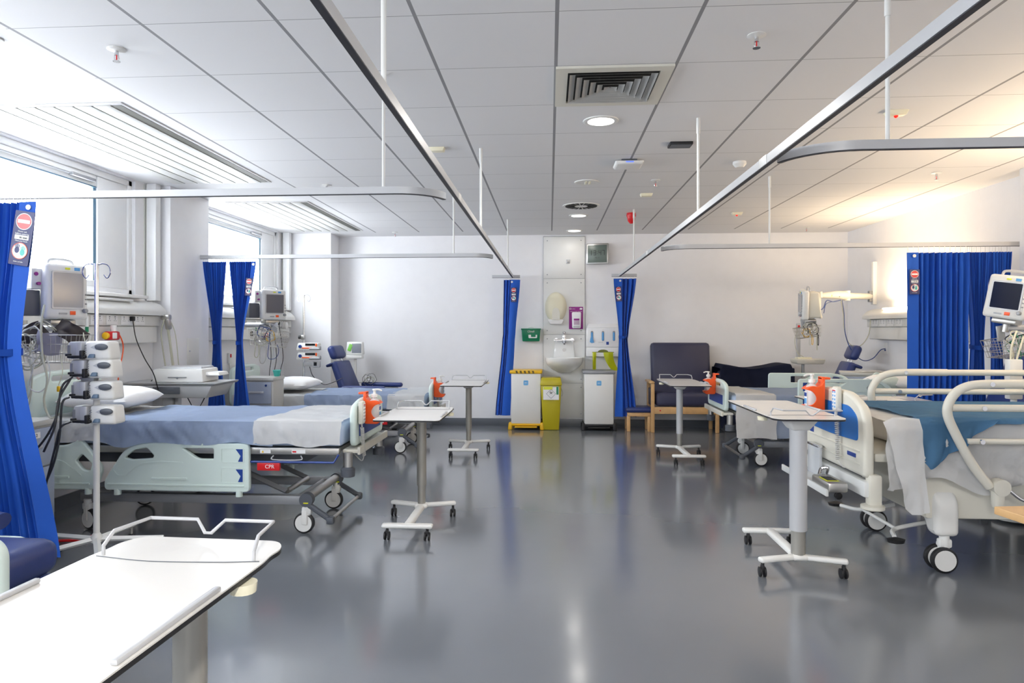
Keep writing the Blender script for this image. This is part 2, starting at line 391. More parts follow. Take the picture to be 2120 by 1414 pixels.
t = T('smoke_detector', 'round white smoke detector beside the right curtain rail', 'smoke detector', (1.5, 5.58, CZ)); m = MB(); m.lathe([(.05,0),(.052,-.02),(.04,-.034),(.03,-.045),(.01,-.047)]); m.build('housing', WPLAST, t); m = MB(); m.lathe([(.0405,-.030),(.0405,-.033),(.034,-.037)]); m.build('grille', GREYP, t)
for x, y, s, l in ((2.10,4.35,1,'cream ceiling nurse call lamp with red dot beside the hanging rod'), (2.12,8.0,1,'small cream ceiling call lamp with red dot far right'), (.944,6.83,0,'small plain cream ceiling fitting behind the smoke detector'), (-.82,5.0,0,'small plain cream ceiling fitting left of the left curtain rail')):
    t = T('ceiling_call_indicator', l, 'indicator', (x, y, CZ)); m = MB(); m.hull((-.05,.05,-.03,.03,-.028),(-.06,.06,-.04,.04,0),.004); m.build('housing', IVORY, t)
    if s: m = MB(); m.lathe([(.012,-.028),(.012,-.034),(.004,-.042)]); m.build('lens', LEDR, t)
t = T('fire_alarm_sounder', 'red fire alarm sounder on the ceiling near the back wall', 'alarm', (.93, 7.95, CZ))
m = MB(); m.lathe([(.05,0),(.055,-.03),(.05,-.045)]); m.build('base', REDP, t); m = MB(); m.lathe([(.048,-.045),(.04,-.09),(.015,-.12)]); m.build('horn', REDP, t)

# ------------------------------------------------------------------ curtain rails
TZ = 2.055; TH = .036; TW = .022
def track(path, rods, name, label, group, couplers=()):
    t = T(name, label, 'curtain rail', (path[0][0], path[0][1], TZ), 0, group)
    o = Vector((path[0][0], path[0][1])); loc = [(p[0]-o.x, p[1]-o.y, 0) for p in path]
    m = MB(); m.sweep(loc, TW, TH); m.build('rail', ALU, t)
    m = MB(); m.sweep([(p[0], p[1], -.003) for p in loc], TW*.9, .003); m.build('slot', TRKD, t)
    for (x, y) in rods:
        m = MB(); m.cyl((x-o.x, y-o.y, TH), (x-o.x, y-o.y, CZ-TZ), .0085, seg=12); r = m.build('hanger_rod', WHITEM, t)
        m = MB(); m.cyl((x-o.x, y-o.y, CZ-TZ-.10), (x-o.x, y-o.y, CZ-TZ-.001), .012, seg=12); m.build('sleeve', WHITEM, r)
    for (x, y) in couplers:
        m = MB(); m.box((x-o.x, y-o.y, TH/2), (TW+.006, .10, TH+.004), .002); m.build('coupler', WPLAST, t)
    return t
def arc(cx, cy, r, a0, a1, n=8): return [(cx+r*math.cos(R(a0+(a1-a0)*k/n)), cy+r*math.sin(R(a0+(a1-a0)*k/n))) for k in range(n+1)]
XL, XRt = -.50, .93
track([(XL, -2.5), (XL, 9.42)], [(XL, 2.06), (XL, 5.03), (XL, 8.3)], 'curtain_rail', 'long curtain rail down the left side of the aisle', 'curtain rails', [(XL, 3.75), (XL, 7.0)])
track([(XRt, -2.5), (XRt, 9.3)], [(XRt, 1.5), (XRt, 4.4), (XRt, 7.7)], 'curtain_rail', 'long curtain rail down the right side of the aisle', 'curtain rails', [(XRt, 3.05), (XRt, 6.6)])
track([(-3.47, 3.54), (-.85, 3.54)] + arc(-.80, 3.78, .24, 270, 345), [(-.86, 3.54)], 'curtain_rail', 'near left cross rail with curved end carrying the large blue curtain', 'curtain rails')
track([(-3.48, 6.68), (-.8, 6.68)] + arc(-.76, 6.88, .2, 270, 345), [(-.93, 6.68)], 'curtain_rail', 'far left cross rail above the paired blue curtains', 'curtain rails')
track([(3.87, 2.80), (1.26, 2.80)] + arc(1.22, 3.06, .26, 270, 195), [(1.32, 2.80)], 'curtain_rail', 'near right cross rail with rounded end in front of the warm ceiling', 'curtain rails')
track([(4.04, 6.12), (1.3, 6.12)] + arc(1.22, 6.34, .22, 270, 195), [(1.9, 6.12)], 'curtain_rail', 'far right cross rail carrying the wide blue curtain', 'curtain rails')
track([(-.78, 9.42), (-.40, 9.42)], [], 'curtain_rail_end', 'short rail end piece over the back left curtain', 'curtain rails')
track([(.83, 9.30), (1.16, 9.30)], [], 'curtain_rail_end', 'short rail end piece over the back right curtain', 'curtain rails')

# ------------------------------------------------------------------ curtains
def sign_board(parent, M, w=.085, h=.22):
    F = FRONT; k_ = w/.085; M = M @ Matrix.Scale(k_, 4)
    m = MB(M); m.plate(rr(-.0425,.0425,-.11,.11,.004), (), .002, 0, F); b = m.build('privacy_sign', SIGN, parent, 'dark indigo sign with red no-entry disc and hands symbol')
    m = MB(M @ Tr(0,-.0015,0)); m.plate(ell(0,.068,.034,.034), (), .001, 0, F); m.mi = 1; m.plate(ell(0,.068,.031,.031), (), .0018, 0, F)
    m.mi = 0; m.plate(rr(-.026,.026,.061,.075,.001), (), .0026, 0, F); m.build('no_entry_disc', [WHITE, REDP], b)
    m = MB(M @ Tr(0,-.002,0)); m.mi = 3; m.plate(ell(0,-.052,.033,.033), (), .0012, 0, F)
    m.mi = 1; m.plate(ell(-.012,-.049,.010,.013), (), .002, 0, F)
    for k in range(4): m.plate(rr(-.021+k*.005,-.018+k*.005,-.039,-.027+(k in(1,2))*.004,.001), (), .002, 0, F)
    m.mi = 2; m.plate(ell(.012,-.057,.010,.013), (), .002, 0, F)
    for k in range(4): m.plate(rr(.004+k*.005,.007+k*.005,-.047,-.035+(k in(1,2))*.004,.001), (), .002, 0, F)
    m.mi = 0; m.plate(ell(0,-.052,.0335,.0335), [ell(0,-.052,.031,.031)[::-1]], .002, 0, F)
    m.build('hands_symbol', [ORANGE, SIGN, TEALH, WHITE], b)
    m = MB(M @ Tr(0,-.002,0)); m.plate(rr(-.030,.030,-.006,.012,.002), (), .001, 0, F); m.mi = 1; m.text('in use', .014, Tr(.008,-.001,.003) @ F); m.build('sliding_label', [WHITE, BLACK], b)
    m = MB(M @ Tr(0,-.002,0)); m.text('Please ask\nbefore entering', .0095, Tr(0,0,.022) @ F); m.build('upper_lettering', WHITE, b); m = MB(M @ Tr(0,-.002,0)); m.text('Clean your hands', .0075, Tr(0,0,-.012) @ F); m.build('middle_lettering', WHITE, b); m = MB(M @ Tr(0,-.002,0)); m.text('before and after', .0065, Tr(0,0,-.096) @ F); m.build('lower_lettering', WHITE, b)
def curtain(label, Y, prof, folds, amp, tie=None, flap=None, sign=None, hooks=12, seed=1, group='blue cubicle curtains', flapside=1, diry=0, button=True):
    prof = [(z+.1, a, b) for z, a, b in prof]; tie = tie and tie+.1; sign = sign and (sign[0]+.1,)+tuple(sign[1:])
    xc = (prof[0][1]+prof[0][2])/2
    t = T('cubicle_curtain', label, 'curtain', (xc, Y, prof[-1][0]), 0, group); zb = prof[-1][0]
    def lr(z):
        for (z0,l0,r0),(z1,l1,r1) in zip(prof, prof[1:]):
            if z <= z0 and z >= z1:
                k = (z0-z)/(z0-z1); s = k*k*(3-2*k); s = .5*s+.5*k
                return l0+(l1-l0)*s, r0+(r1-r0)*s
        return prof[-1][1], prof[-1][2]
    zt = prof[0][0]; W0 = prof[0][2]-prof[0][1]
    def fn(u, v):
        z = zt + (zb-zt)*v; l, r = lr(z); w = r-l
        x = l + w*u
        A = amp*(.55+.75*min(1.4, W0/max(w,.05))*.5)
        ph = 2*PI*folds*u + .8*noise.noise(Vector((u*7, v*1.2, seed)))*1.5
        y = A*math.sin(ph) + .35*A*math.sin(2.3*ph+seed) + .01*noise.noise(Vector((u*4, v*4, seed+9)))
        if flap is not None:
            k = (u-flap)/.02 if flapside > 0 else (flap-u)/.02; k = max(0, min(1, k))
            y = y*(1-k) + k*(-amp*1.15 - .012*math.sin((u-flap)*6) + .006*noise.noise(Vector((u*2, v*3, seed))))
        y += diry*(u-.5)
        return (x-xc, y, z-zb)
    nu = max(60, int(folds*10)); m = MB(); m.grid(fn, nu, 60)
    m.build('fabric', BLUEC, t, smooth=80)
    if tie:
        l, r = lr(tie); m = MB(); a = (r-l)/2-.010; cx = (l+r)/2-xc-.010
        def bf(u, v): return (cx+a*math.cos(2*PI*u), (amp*1.5+.034)*math.sin(2*PI*u), tie-zb-.018+.036*v+.006*math.sin(2*PI*u))
        m.grid(bf, 32, 2, .002); m.build('tieback', BLUEC, t, smooth=80)
    for k in range(hooks):
        x = prof[0][1] + W0*(k+.5)/hooks - xc; y = diry*((k+.5)/hooks-.5)
        m = MB(); m.tube([(x, 0, TZ-zb+.0), (x, y*.3, TZ-zb-.02), (x, y, zt-zb-.004)], .0016, 5); m.build('curtain_hook', WHITE if k % 2 else CABW, t)
    if flap is not None and button:
        l, r = lr(zt); u = flap+.1 if flapside > 0 else flap-.1; x = l+(r-l)*u-xc
        m = MB(); m.lathe([(.004,-.003),(.014,-.002),(.014,.002),(.004,.003)], (x, -amp*1.3-.008, zt-zb-.03), 16, rot=FRONT); m.build('press_stud', WPLAST, t)
    if sign:
        zs, us, sc, tilt = sign; l, r = lr(zs); x = l+(r-l)*us-xc
        yy = fn(us, (zt-zs)/(zt-zb))[1]-.016
        sign_board(t, Tr(x, yy, zs-zb) @ Ry(tilt), .085*sc)
    return t
curtain('large blue curtain at the left edge with sign, beside the pump stand', 3.50,
        [(1.925,-3.42,-2.70),(1.16,-3.40,-2.785),(1.10,-3.40,-2.785),(.05,-3.40,-2.565)], 20, .022, 1.13, .84, (1.73,.925,1.3,9), 30, 1)
curtain('left one of the blue curtain pair tied in beside the grey pillar', 6.68,
        [(1.925,-3.46,-3.215),(1.15,-3.345,-3.27),(1.10,-3.345,-3.27),(.12,-3.43,-3.20)], 13, .016, 1.125, None, None, 12, 2)
curtain('right one of the blue curtain pair, with sign, beside the far monitor', 6.68,
        [(1.925,-3.185,-2.895),(1.15,-3.107,-3.033),(1.10,-3.107,-3.033),(.12,-3.157,-2.92)], 13, .016, 1.12, .80, (1.67,.86,.8,4), 14, 3)
curtain('narrow blue curtain on the back wall left of the green box', 9.40,
        [(1.925,-.62,-.395),(1.2,-.63,-.46),(1.1,-.64,-.47),(.08,-.735,-.53)], 5, .022, None, .40, (1.72,.66,.9,0), 5, 4)
curtain('narrow blue curtain on the back wall right of the glove dispenser', 9.28,
        [(1.925,.85,1.155),(1.18,.92,1.05),(1.12,.92,1.04),(.09,.865,1.16)], 5, .03, 1.15, .38, (1.72,.19,.9,-3), 6, 5, flapside=-1)
curtain('wide blue curtain with sign at the right, behind the near right bed', 6.09,
        [(1.90,3.015,3.53),(1.0,3.02,3.52),(.10,3.01,3.50)], 11, .03, None, .20, (1.65,.10,.95,0), 12, 6, flapside=-1)
curtain('blue curtain gathered and tied at right next to the wide curtain', 6.14,
        [(1.905,3.54,3.72),(1.13,3.58,3.67),(1.08,3.58,3.67),(.10,3.54,3.72)], 10, .022, 1.10, None, None, 10, 7)
curtain('rightmost tied blue curtain, behind the near right monitor', 6.16,
        [(1.91,3.73,3.92),(1.10,3.76,3.84),(1.05,3.76,3.84),(.10,3.74,3.90)], 8, .020, 1.07, None, None, 8, 8)

# ------------------------------------------------------------------ hospital beds
def caster(parent, x, y, r=.070, body=WPLAST, ring=True, yaw=0, twin=False, z0=0):
    M = Tr(x, y, z0) @ Rz(yaw)
    m = MB(M); m.cyl((0,0,r*1.75),(0,0,r*2.9),r*.36,seg=16); m.box((.0,0,r*2.2),(r*.95,.046,r*.7),.012); m.box((-.012,-.026 if not twin else 0,r*1.55),(r*.50,.006 if not twin else .03,r*1.3),.003); m.box((-.012,.026,r*1.55),(r*.50,.006,r*1.3),.003)
    c = m.build('castor', body, parent)
    if ring: m = MB(M); m.cyl((0,0,r*2.9),(0,0,r*3.0),r*.5,seg=16); m.build('brake_ring', YAPR, c)
    for s in ((-1,1) if twin else (0,)):
        ty = s*.034; wd = .016 if twin else .017
        m = MB(M); m.lathe([(r*.8,-wd),(r*.97,-wd*.7),(r,0),(r*.97,wd*.7),(r*.8,wd)], (-.02,ty,r), 28, rot=FRONT)
        m.mi = 1; m.lathe([(r*.80,-wd-.002),(r*.80,wd+.002)], (-.02,ty,r), 28, rot=FRONT); m.build('wheel', [BLACK, WPLAST], c)
    return c
def side_rail(t, y, dz, head):
    sg = 1 if y > 0 else -1
    M = Tr(0, y, dz) @ FRONT
    if not head:
        o = rpoly([(-.50,.30,.03),(-.505,.36,.05),(-.36,.58,.16),(-.22,.615,.06),(.47,.615,.035),(.475,.30,.035)])
        h = [rpoly([(-.365,.515,.012),(-.30,.565,.012),(-.215,.58,.012),(-.165,.53,.012),(-.175,.512,.01),(-.32,.502,.012)])[::-1], rpoly([(.03,.580,.006),(.235,.580,.01),(.235,.512,.01),(.13,.512,.03)])[::-1]]
    else:
        o = rpoly([(-1.0,.30,.04),(-.56,.30,.05),(-.515,.44,.03),(-.60,.56,.05),(-.67,.635,.03),(-.76,.59,.04),(-1.0,.585,.04)])
        h = [rpoly([(-.645,.43,.015),(-.70,.49,.015),(-.655,.535,.015),(-.585,.47,.015),(-.60,.425,.012)])[::-1]]
    m = MB(); m.plate(o, h, .034, .008, M); r = m.build('side_rail', BEDG, t)
    F = Tr(0, y+sg*.0175, dz) @ FRONT; m = MB()
    if not head:
        for z0, z1 in ((.49,.585),(.36,.46)):
            m.plate(rr(.285,.44,z0,z1,.012), [rr(.290,.435,z0+.005,z1-.005,.009)[::-1]], .004, 0, F)
        for sx in (-1,): m.plate(rpoly([(-.44,.43,.0),(-.415,.395,.01),(-.36,.395,.01),(-.27,.47,.05),(-.12,.49,.0),(.03,.485,0),(.03,.49,0),(-.12,.496,0),(-.28,.478,.05),(-.365,.402,.01),(-.41,.402,.01),(-.435,.435,0)]), (), .006, 0, F)
        m.plate(rr(-.18,.06,.375,.390,.006), (), .012, .002, F); m.plate(rr(-.48,.44,.335,.347,.005), (), .012, .002, F)
        m.build('moulding', BEDG, r)
        m = MB()
        for z0 in (.49,.36): m.plate([(.385,z0+.088),(.43,z0+.088),(.43,z0+.008),(.40,z0+.008),(.425-.008,z0+.045)], (), .005, 0, F)
        m.build('blue_marking', BLUEP, r)
    else:
        m.plate(rr(-.98,-.60,.335,.347,.005), (), .012, .002, F); m.plate(rr(-.98,-.74,.375,.390,.005), (), .012, .002, F)
        m.plate(rpoly([(-.98,.49,0),(-.80,.49,.05),(-.66,.39,.02),(-.655,.396,0),(-.79,.497,.05),(-.98,.497,0)]), (), .006, 0, F); m.build('moulding', BEDG, r)
    for x in ((-.42,.40) if not head else (-.62,)): m = MB(); m.cyl((x,y,dz+.27),(x,y,dz+.31),.022,seg=14); m.build('rail_pivot', BEDG, r)
def end_board(t, x, zt, blue=True, out=1):
    M = Tr(x, 0, 0) @ Rz(90) @ FRONT    # plate x -> world y
    W = .37; zb = zt-(.28 if out > 0 else .42)
    m = MB(); m.plate(rpoly([(-W,zb,.05),(-W,zt-.02,.06),(-.20,zt+.018,.10),(.20,zt+.018,.10),(W,zt-.02,.06),(W,zb,.05)]), [rr(-.17,.17,zt-.055,zt-.02,.016)[::-1]], .04, .014, M)
    b = m.build('foot_board' if out > 0 else 'head_board', BEDG, t)
    if out < 0: return b
    m = MB(); m.plate(rr(-.28,.28,zb+.055,zb+.150,.008), (), .006, .001, Tr(x+out*.021,0,0) @ Rz(90) @ FRONT); m.plate(rr(-.28,.28,zb+.055,zb+.150,.008), (), .006, .001, Tr(x-out*.021,0,0) @ Rz(90) @ FRONT)
    m.build('blue_panel', BLUEP, b); return b
def make_bed(label, cx, cy, rz=0, dz=0.0, raise_rails=False, cpr=True):
    t = T('hospital_bed', label, 'bed', (cx, cy, 0), rz, 'profiling beds with pale green panels')
    m = MB()
    for s in (-1,1): m.bb(-.78,.78,s*.285-.028,s*.285+.028,.185,.245,.008)
    for x in (-.75,.0,.72): m.cyl((x,-.30,.215),(x,.30,.215),.024,seg=14)
    m.build('base_frame', GREYP, t)
    m = MB(); m.cyl((.80,-.30,.235),(.80,.30,.235),.028,seg=20); m.build('end_tube', STEEL, t)
    for s in (-1,1):
        m = MB(); m.cyl((.80,s*.295,.225),(.80,s*.345,.225),.045,seg=24); m.tube([(.80,s*.325,.20),(.88,s*.33,.15),(.96,s*.335,.10)],.019,10); m.box((.965,s*.335,.095),(.05,.05,.05),.012); m.build('brake_pedal', DGREY, t)
    m = MB(); m.cyl((.965,-.32,.095),(.965,.32,.095),.013,seg=12); m.build('brake_bar', STEEL, t)
    zd = .585 + dz
    for s in (-1,1):
        for x0 in (.62,.25):
            m = MB(); m.tube([(x0,s*.21,.25),(x0-.52,s*.21,zd-.11)],.030,4,flat=.6); m.build('lift_arm', GREYP, t)
        m = MB(); m.tube([(-.62,s*.21,.25),(-.15,s*.21,zd-.11)],.028,4,flat=.6); m.build('lift_arm', GREYP, t)
    m = MB(); m.cyl((.62,-.2,.25),(.62,.2,.25),.018); m.cyl((.10,-.26,zd-.11),(.10,.26,zd-.11),.018); m.build('cross_tube', STEEL, t)
    m = MB(); m.bb(-.95,.75,-.27,.27,zd-.14,zd-.05,.01); m.bb(-.3,.2,-.12,.12,zd-.20,zd-.13,.01); m.build('drive_housing', DGREY, t)
    m = MB()
    for s in (-1,1): m.bb(-1.06,1.05,s*.41-.022,s*.41+.022,zd-.045,zd,.006)
    for x in (-1.03,-.5,.0,.5,1.02): m.bb(x-.02,x+.02,-.40,.40,zd-.04,zd-.005,.004)
    m.bb(-1.03,1.02,-.39,.39,zd-.018,zd-.004); m.build('deck_frame', STEEL, t)
    for s in (-1,1): m = MB(); m.tube(cat([(.62,s*.435,zd-.05),(.62,s*.445,zd-.075),(.80,s*.445,zd-.075),(.80,s*.435,zd-.05)],4),.004,6); m.build('bag_hook', COLL, t)
    m = MB(); m.tube([(.35,-.445,zd-.09),(1.02,-.445,zd-.09),(1.05,-.44,zd-.04)],.007,8); m.build('accessory_rail', BLUEP, t)
    for s in (-1,1):
        m = MB(); m.cyl((1.10,s*.40,zd-.13),(1.10,s*.40,zd-.03),.030,seg=16); f = m.build('corner_post', STEEL, t)
        m = MB(); m.lathe([(.030,-.035),(.044,-.030),(.046,.02),(.032,.032)],(1.10,s*.40,zd-.155),20); m.build('bumper', DGREY, f)
    m = MB(); m.bb(1.06,1.17,-.38,.38,zd-.04,zd-.015,.006); m.bb(1.155,1.175,-.38,.38,zd-.05,zd+.0,.005); m.build('linen_shelf', CREAM, t)
    end_board(t, 1.12, .865+dz); end_board(t, -1.10, 1.04+dz, out=-1)
    dr = .30 if raise_rails else 0
    for y in (-.452,.452):
        side_rail(t, y, dr+dz, False); side_rail(t, y, dr+dz, True)
    if cpr:
        for s in (-1,1):
            m = MB(); m.bb(.515,.665,s*.435-.014,s*.435+.014,zd-.147,zd-.095,.005); c = m.build('release_handle', REDP, t, 'red resuscitation release handle')
            m = MB(); m.text('CPR', .034, Tr(.60,s*.435+s*.0145,zd-.121) @ (FRONT if s < 0 else Rz(180) @ FRONT)); m.build('lettering', WHITE, c)
    for s in (-1,1):
        m = MB(); m.bb(.53,.60,s*.4335-.001,s*.4335+.001,zd-.036,zd-.012); m.bb(.74,.83,s*.4335-.001,s*.4335+.001,zd-.036,zd-.012); m.mi = 1; m.bb(.745,.77,s*.434-.0015,s*.434+.0015,zd-.030,zd-.02); m.mi = 2; m.plate([(.54,zd-.033),(.556,zd-.033),(.548,zd-.018)],(),.003,0,Tr(0,s*.434,0)@FRONT); m.build('frame_sticker', [WHITE, REDP, YELL], t)
    for x, yw in ((-.72,20),(.80,0)):
        for s in (-1,1): caster(t, x, s*.315, ring=(x > 0), yaw=yw*s+ (180 if x < 0 else 90 if 0 else 0))
    return t
BZ = {}
bedA = make_bed('white framed bed nearest on the left with red CPR handle and lowered pale green rails', -2.40, 4.79)
bedB = make_bed('far left bed by the paired blue curtains, set lower', -2.40, 7.75, 0, -.11)
bedC = make_bed('far right bed with its pale green side rails raised', 2.86, 7.29, 180, -.04, True)

def mattress(label, cx, cy, z0, L=2.13, W=.84, H=.15, group='bed mattresses'):
    m = MB(); m.bb(-L/2, L/2, -W/2, W/2, 0, H, .035, 3); o = m.build('mattress', BLANK if group else LINEN, None, smooth=50, loc=(cx, cy, z0)); return tag(o, label, 'mattress', group)
def drape(name, mat, label, cat_, cx, cy, x0, x1, z, near, far, hw=.425, seed=1, wr=.008, slant=(0,0), foot=0, rz=0, group=None, sag=.01, lift=.0, res=46, puff=0):
    # cloth over a mattress: u along the bed, v from the near hem over the top to the far hem
    tot = near + 2*hw + far
    def fn(u, v):
        sdist = v*tot; 
        if sdist < near: y = -hw-.012; zz = z - (near-sdist); side = -1; dep = (near-sdist)/max(near,.01)
        elif sdist > near+2*hw: y = hw+.012; zz = z - (sdist-near-2*hw); side = 1; dep = (sdist-near-2*hw)/max(far,.01)
        else: y = -hw + (sdist-near); zz = z; side = 0; dep = 0
        k = (y+hw)/(2*hw); x = x0 + (x1-x0)*u + slant[0]*(1-u)*k + slant[1]*u*k
        e = .028
        if side == 0:
            d = min(y+hw, hw-y); 
            if d < e: zz -= (e-d)**2/e*.6
            zz += min(wr,.012)*.9*noise.noise(Vector((x*5, y*5, seed))) + min(wr,.012)*.5*noise.noise(Vector((x*14, y*9, seed+3))) + puff*math.sin(PI*u)
        else:
            f = noise.noise(Vector((x*9+zz*6*1.2, zz*4, seed+side*5)))*1.0 + .6*noise.noise(Vector((x*23+zz*9, zz*8, seed+8)))
            dg = noise.noise(Vector((x*16+zz*15, 1.5, seed+side)))
            y += side*(.004 + (wr*1.9*abs(f) + wr*1.1*abs(dg))*min(1, dep*3) + .018*dep)
            zz += dep*wr*4*noise.noise(Vector((x*4, seed, 2)))
            x += dep*.02*noise.noise(Vector((zz*7, x*3, seed)))
        if foot and u > .97: pass
        return (x, y, zz+lift)
    nu = max(12, int((x1-x0)*res)); m = MB(); m.grid(fn, nu, 70, -.005)
    o = m.build(name, mat, None, smooth=70, loc=(cx, cy, 0)); o.rotation_euler.z = R(rz); return tag(o, label, cat_, group)
def pillow(label, cx, cy, z, L=.42, W=.62, H=.165, rz=0, seed=1, tilt=0):
    m = MB()
    def mk(sg):
        def fn(u, v):
            a, b = 2*u-1, 2*v-1; e = (1-abs(a)**3.2)**.55*(1-abs(b)**3.2)**.55 if abs(a) < 1 and abs(b) < 1 else 0
            x = a*L/2*(1-.10*b*b); y = b*W/2*(1-.08*a*a); zz = H/2+sg*H/2*e*(1 if sg > 0 else .8) + .010*noise.noise(Vector((a*2.5, b*2.5, seed)))*e
            return (x, y, zz)
        return fn
    m.grid(mk(1), 26, 26); m.grid(mk(-1), 26, 26); bmesh.ops.remove_doubles(m.bm, verts=m.bm.verts, dist=.0005); bmesh.ops.recalc_face_normals(m.bm, faces=m.bm.faces)
    o = m.build('pillow', LINEN, None, smooth=80, loc=(cx, cy, z)); o.rotation_euler = (0, R(tilt), R(rz)); return tag(o, label, 'pillow', 'white bed pillows')
# bed A
mattress('mattress under the sheets of the nearest left bed', -2.40, 4.79, .590)
drape('bed_sheet', LINEN, 'white sheet at the head of the nearest left bed', 'sheet', -2.40, 4.79, -1.05, -.46, .752, .145, .10, seed=3, slant=(0,.10), wr=.012)
drape('bed_cover', BLANK, 'pale blue sheet across the middle of the nearest left bed', 'sheet', -2.40, 4.79, -.56, .62, .758, .150, .12, seed=5, slant=(.02,0), wr=.013, hw=.432)
drape('folded_sheet', LINEN, 'white sheet laid over the foot of the nearest left bed', 'sheet', -2.40, 4.79, .50, 1.075, .766, .150, .10, seed=8, slant=(.10,.0), wr=.011, hw=.440)
pillow('white pillow on the nearest left bed behind the pump stand', -3.16, 4.80, .770, rz=4, seed=3, L=.52)
# bed B
mattress('mattress under the sheets of the far left bed', -2.40, 7.75, .48)
drape('bed_sheet', LINEN, 'white sheet at the pillow end of the far left bed', 'sheet', -2.40, 7.75, -1.05, -.18, .642, .135, .1, seed=13, slant=(0,.1))
drape('bed_cover', BLANK, 'pale blue sheet across the middle of the far left bed', 'sheet', -2.40, 7.75, -.24, .75, .648, .15, .12, seed=15, hw=.432, wr=.012)
drape('folded_sheet', LINEN, 'white sheet laid over the foot of the far left bed', 'sheet', -2.40, 7.75, .67, 1.07, .656, .16, .1, seed=18, hw=.440, wr=.013, slant=(.06,0))
pillow('white pillow on the far left bed', -2.93, 7.72, .655, rz=-3, seed=6, L=.55, H=.15)
# bed C (head to the right wall); built turned round, near side is +y
mattress('mattress under the sheets of the far right bed', 2.86, 7.29, .55)
drape('bed_sheet', LINEN, 'white sheet on the pillow end of the far right bed', 'sheet', 2.86, 7.29, -1.05, -.45, .712, .10, .16, seed=23, rz=180)
drape('bed_cover', BLANK, 'pale blue sheet hanging low over the far right bed', 'sheet', 2.86, 7.29, -.52, .90, .718, .14, .40, seed=25, hw=.434, rz=180)
drape('folded_sheet', LINEN, 'white sheet hanging down at the foot of the far right bed', 'sheet', 2.86, 7.29, .80, 1.08, .727, .14, .43, seed=28, hw=.447, rz=180, slant=(-.12,-.02))
pillow('white pillow on the far right bed', 3.52, 7.28, .725, rz=3, seed=9, L=.5)
t = T('grey_cushion', 'pale grey moulded cushion with dark ends beside the far right pillow', 'cushion', (3.30, 7.03, .725), 25)
m = MB(); m.tube([(-.20,0,.09),(-.12,0,.085),(.10,0,.085),(.18,0,.075)], [.045,.075,.075,.04], 18); m.build('cushion_body', BEDG, t); m = MB(); m.tube([(-.25,0,.10),(-.20,0,.09)],[.05,.046],14); m.tube([(.18,0,.075),(.22,0,.07)],[.042,.036],14); m.build('end_cap', GREYP, t)

# ---- bed D: different, tubular rails
bedD = T('hospital_bed', 'near right bed with tubular cream rails and bright blue footboard panel', 'bed', (3.0, 4.42, 0), 0)
def W2L(x, y, z): return (x-3.0, y-4.42, z)
xf = 1.78-3.0
M = Tr(xf, 0, 0) @ Rz(90) @ FRONT
m = MB(); m.plate(rpoly([(-.44,.52,.03),(-.44,.80,.10),(-.40,.91,.08),(-.22,.985,.10),(.22,.985,.10),(.40,.91,.08),(.44,.80,.10),(.44,.52,.03)],8), (), .055, .018, M); fb = m.build('foot_board', CREAM, bedD, smooth=50)
m = MB(); m.plate(rpoly([(-.36,.715,.03),(-.36,.85,.05),(-.25,.905,.05),(.25,.905,.05),(.36,.85,.05),(.36,.715,.03),(0,.705,.1)],8), (), .008, .002, Tr(xf-.028,0,0) @ Rz(90) @ FRONT); m.build('blue_panel', BLUEB, fb)
m = MB()
for z0 in (.655,.58): m.plate(rr(-.38,.38,z0,z0+.010,.005), (), .008, .002, Tr(xf-.028,0,0) @ Rz(90) @ FRONT)
m.build('moulded_rib', CREAM, fb)
m = MB(); m.plate(rr(-.33,-.22,.615,.638,.004), (), .004, 0, Tr(xf-.029,0,0) @ Rz(90) @ FRONT); m.plate(rr(.30,.36,.67,.71,.004), (), .004, 0, Tr(xf-.029,0,0) @ Rz(90) @ FRONT); m.build('name_plate', BLUEP, fb)
m = MB(); m.bb(xf-.03,xf+.03,-.44,.44,.41,.50,.012); m.bb(xf-.20,xf-.03,-.02,.40,.40,.415,.003); m.bb(xf-.205,xf-.19,-.36,.40,.395,.435,.004); m.build('end_shelf', WHITEM, bedD)
for s in (-1,1):
    m = MB(); m.box((xf+.03,s*.42,.45),(.07,.07,.18),.015); c = m.build('corner_post', CREAM, bedD); m = MB(); m.lathe([(.05,-.012),(.062,-.005),(.062,.012),(.045,.018)],(xf+.02,s*.43,.355),24); m.build('bumper', CREAM, c)
m = MB(); m.bb(xf+.05,1.0,-.39,.39,.60,.65,.012); m.bb(xf+.2,.9,-.40,.40,.56,.61,.01); m.build('deck_frame', CREAM, bedD)
m = MB(); m.hull((-.90,.98,-.40,.40,.29),(-.90,.98,-.40,.40,.53),.015); m.build('chassis_cover', CREAM, bedD)
m = MB(); m.text('I D A B', .03, Tr(-.30,-.402,.46) @ FRONT); m.mi = 1; m.bb(-.355,-.24,-.4022,-.4012,.44,.48); m.build('chassis_sticker', [BLACK, WHITE], bedD)
for x in (-.80,.92):
    m = MB(); m.plate(rpoly([(-.44,.20,.03),(-.44,.40,.05),(-.32,.52,.10),(.32,.52,.10),(.44,.40,.05),(.44,.20,.03),(.34,.20,.03),(.26,.33,.05),(-.26,.33,.05),(-.34,.20,.03)],6), (), .13, .03, Tr(x,0,0) @ Rz(90) @ FRONT); m.build('leg_cover', WPLAST, bedD, smooth=50)
    for s in (-1,1): caster(bedD, x+.0, s*.40, r=.072, ring=False, yaw=0, twin=True)
m = MB(); m.tube(cat([(-.78,-.2,.22),(-.98,-.22,.18),(-1.04,-.34,.17)],6),.012,10); m.tube(cat([(-.78,.2,.22),(-.98,.22,.18),(-1.05,.36,.17)],6),.012,10); m.tube([(-.97,-.21,.18),(-.97,.21,.18)],.010,10); m.build('brake_bar', WPLAST, bedD)
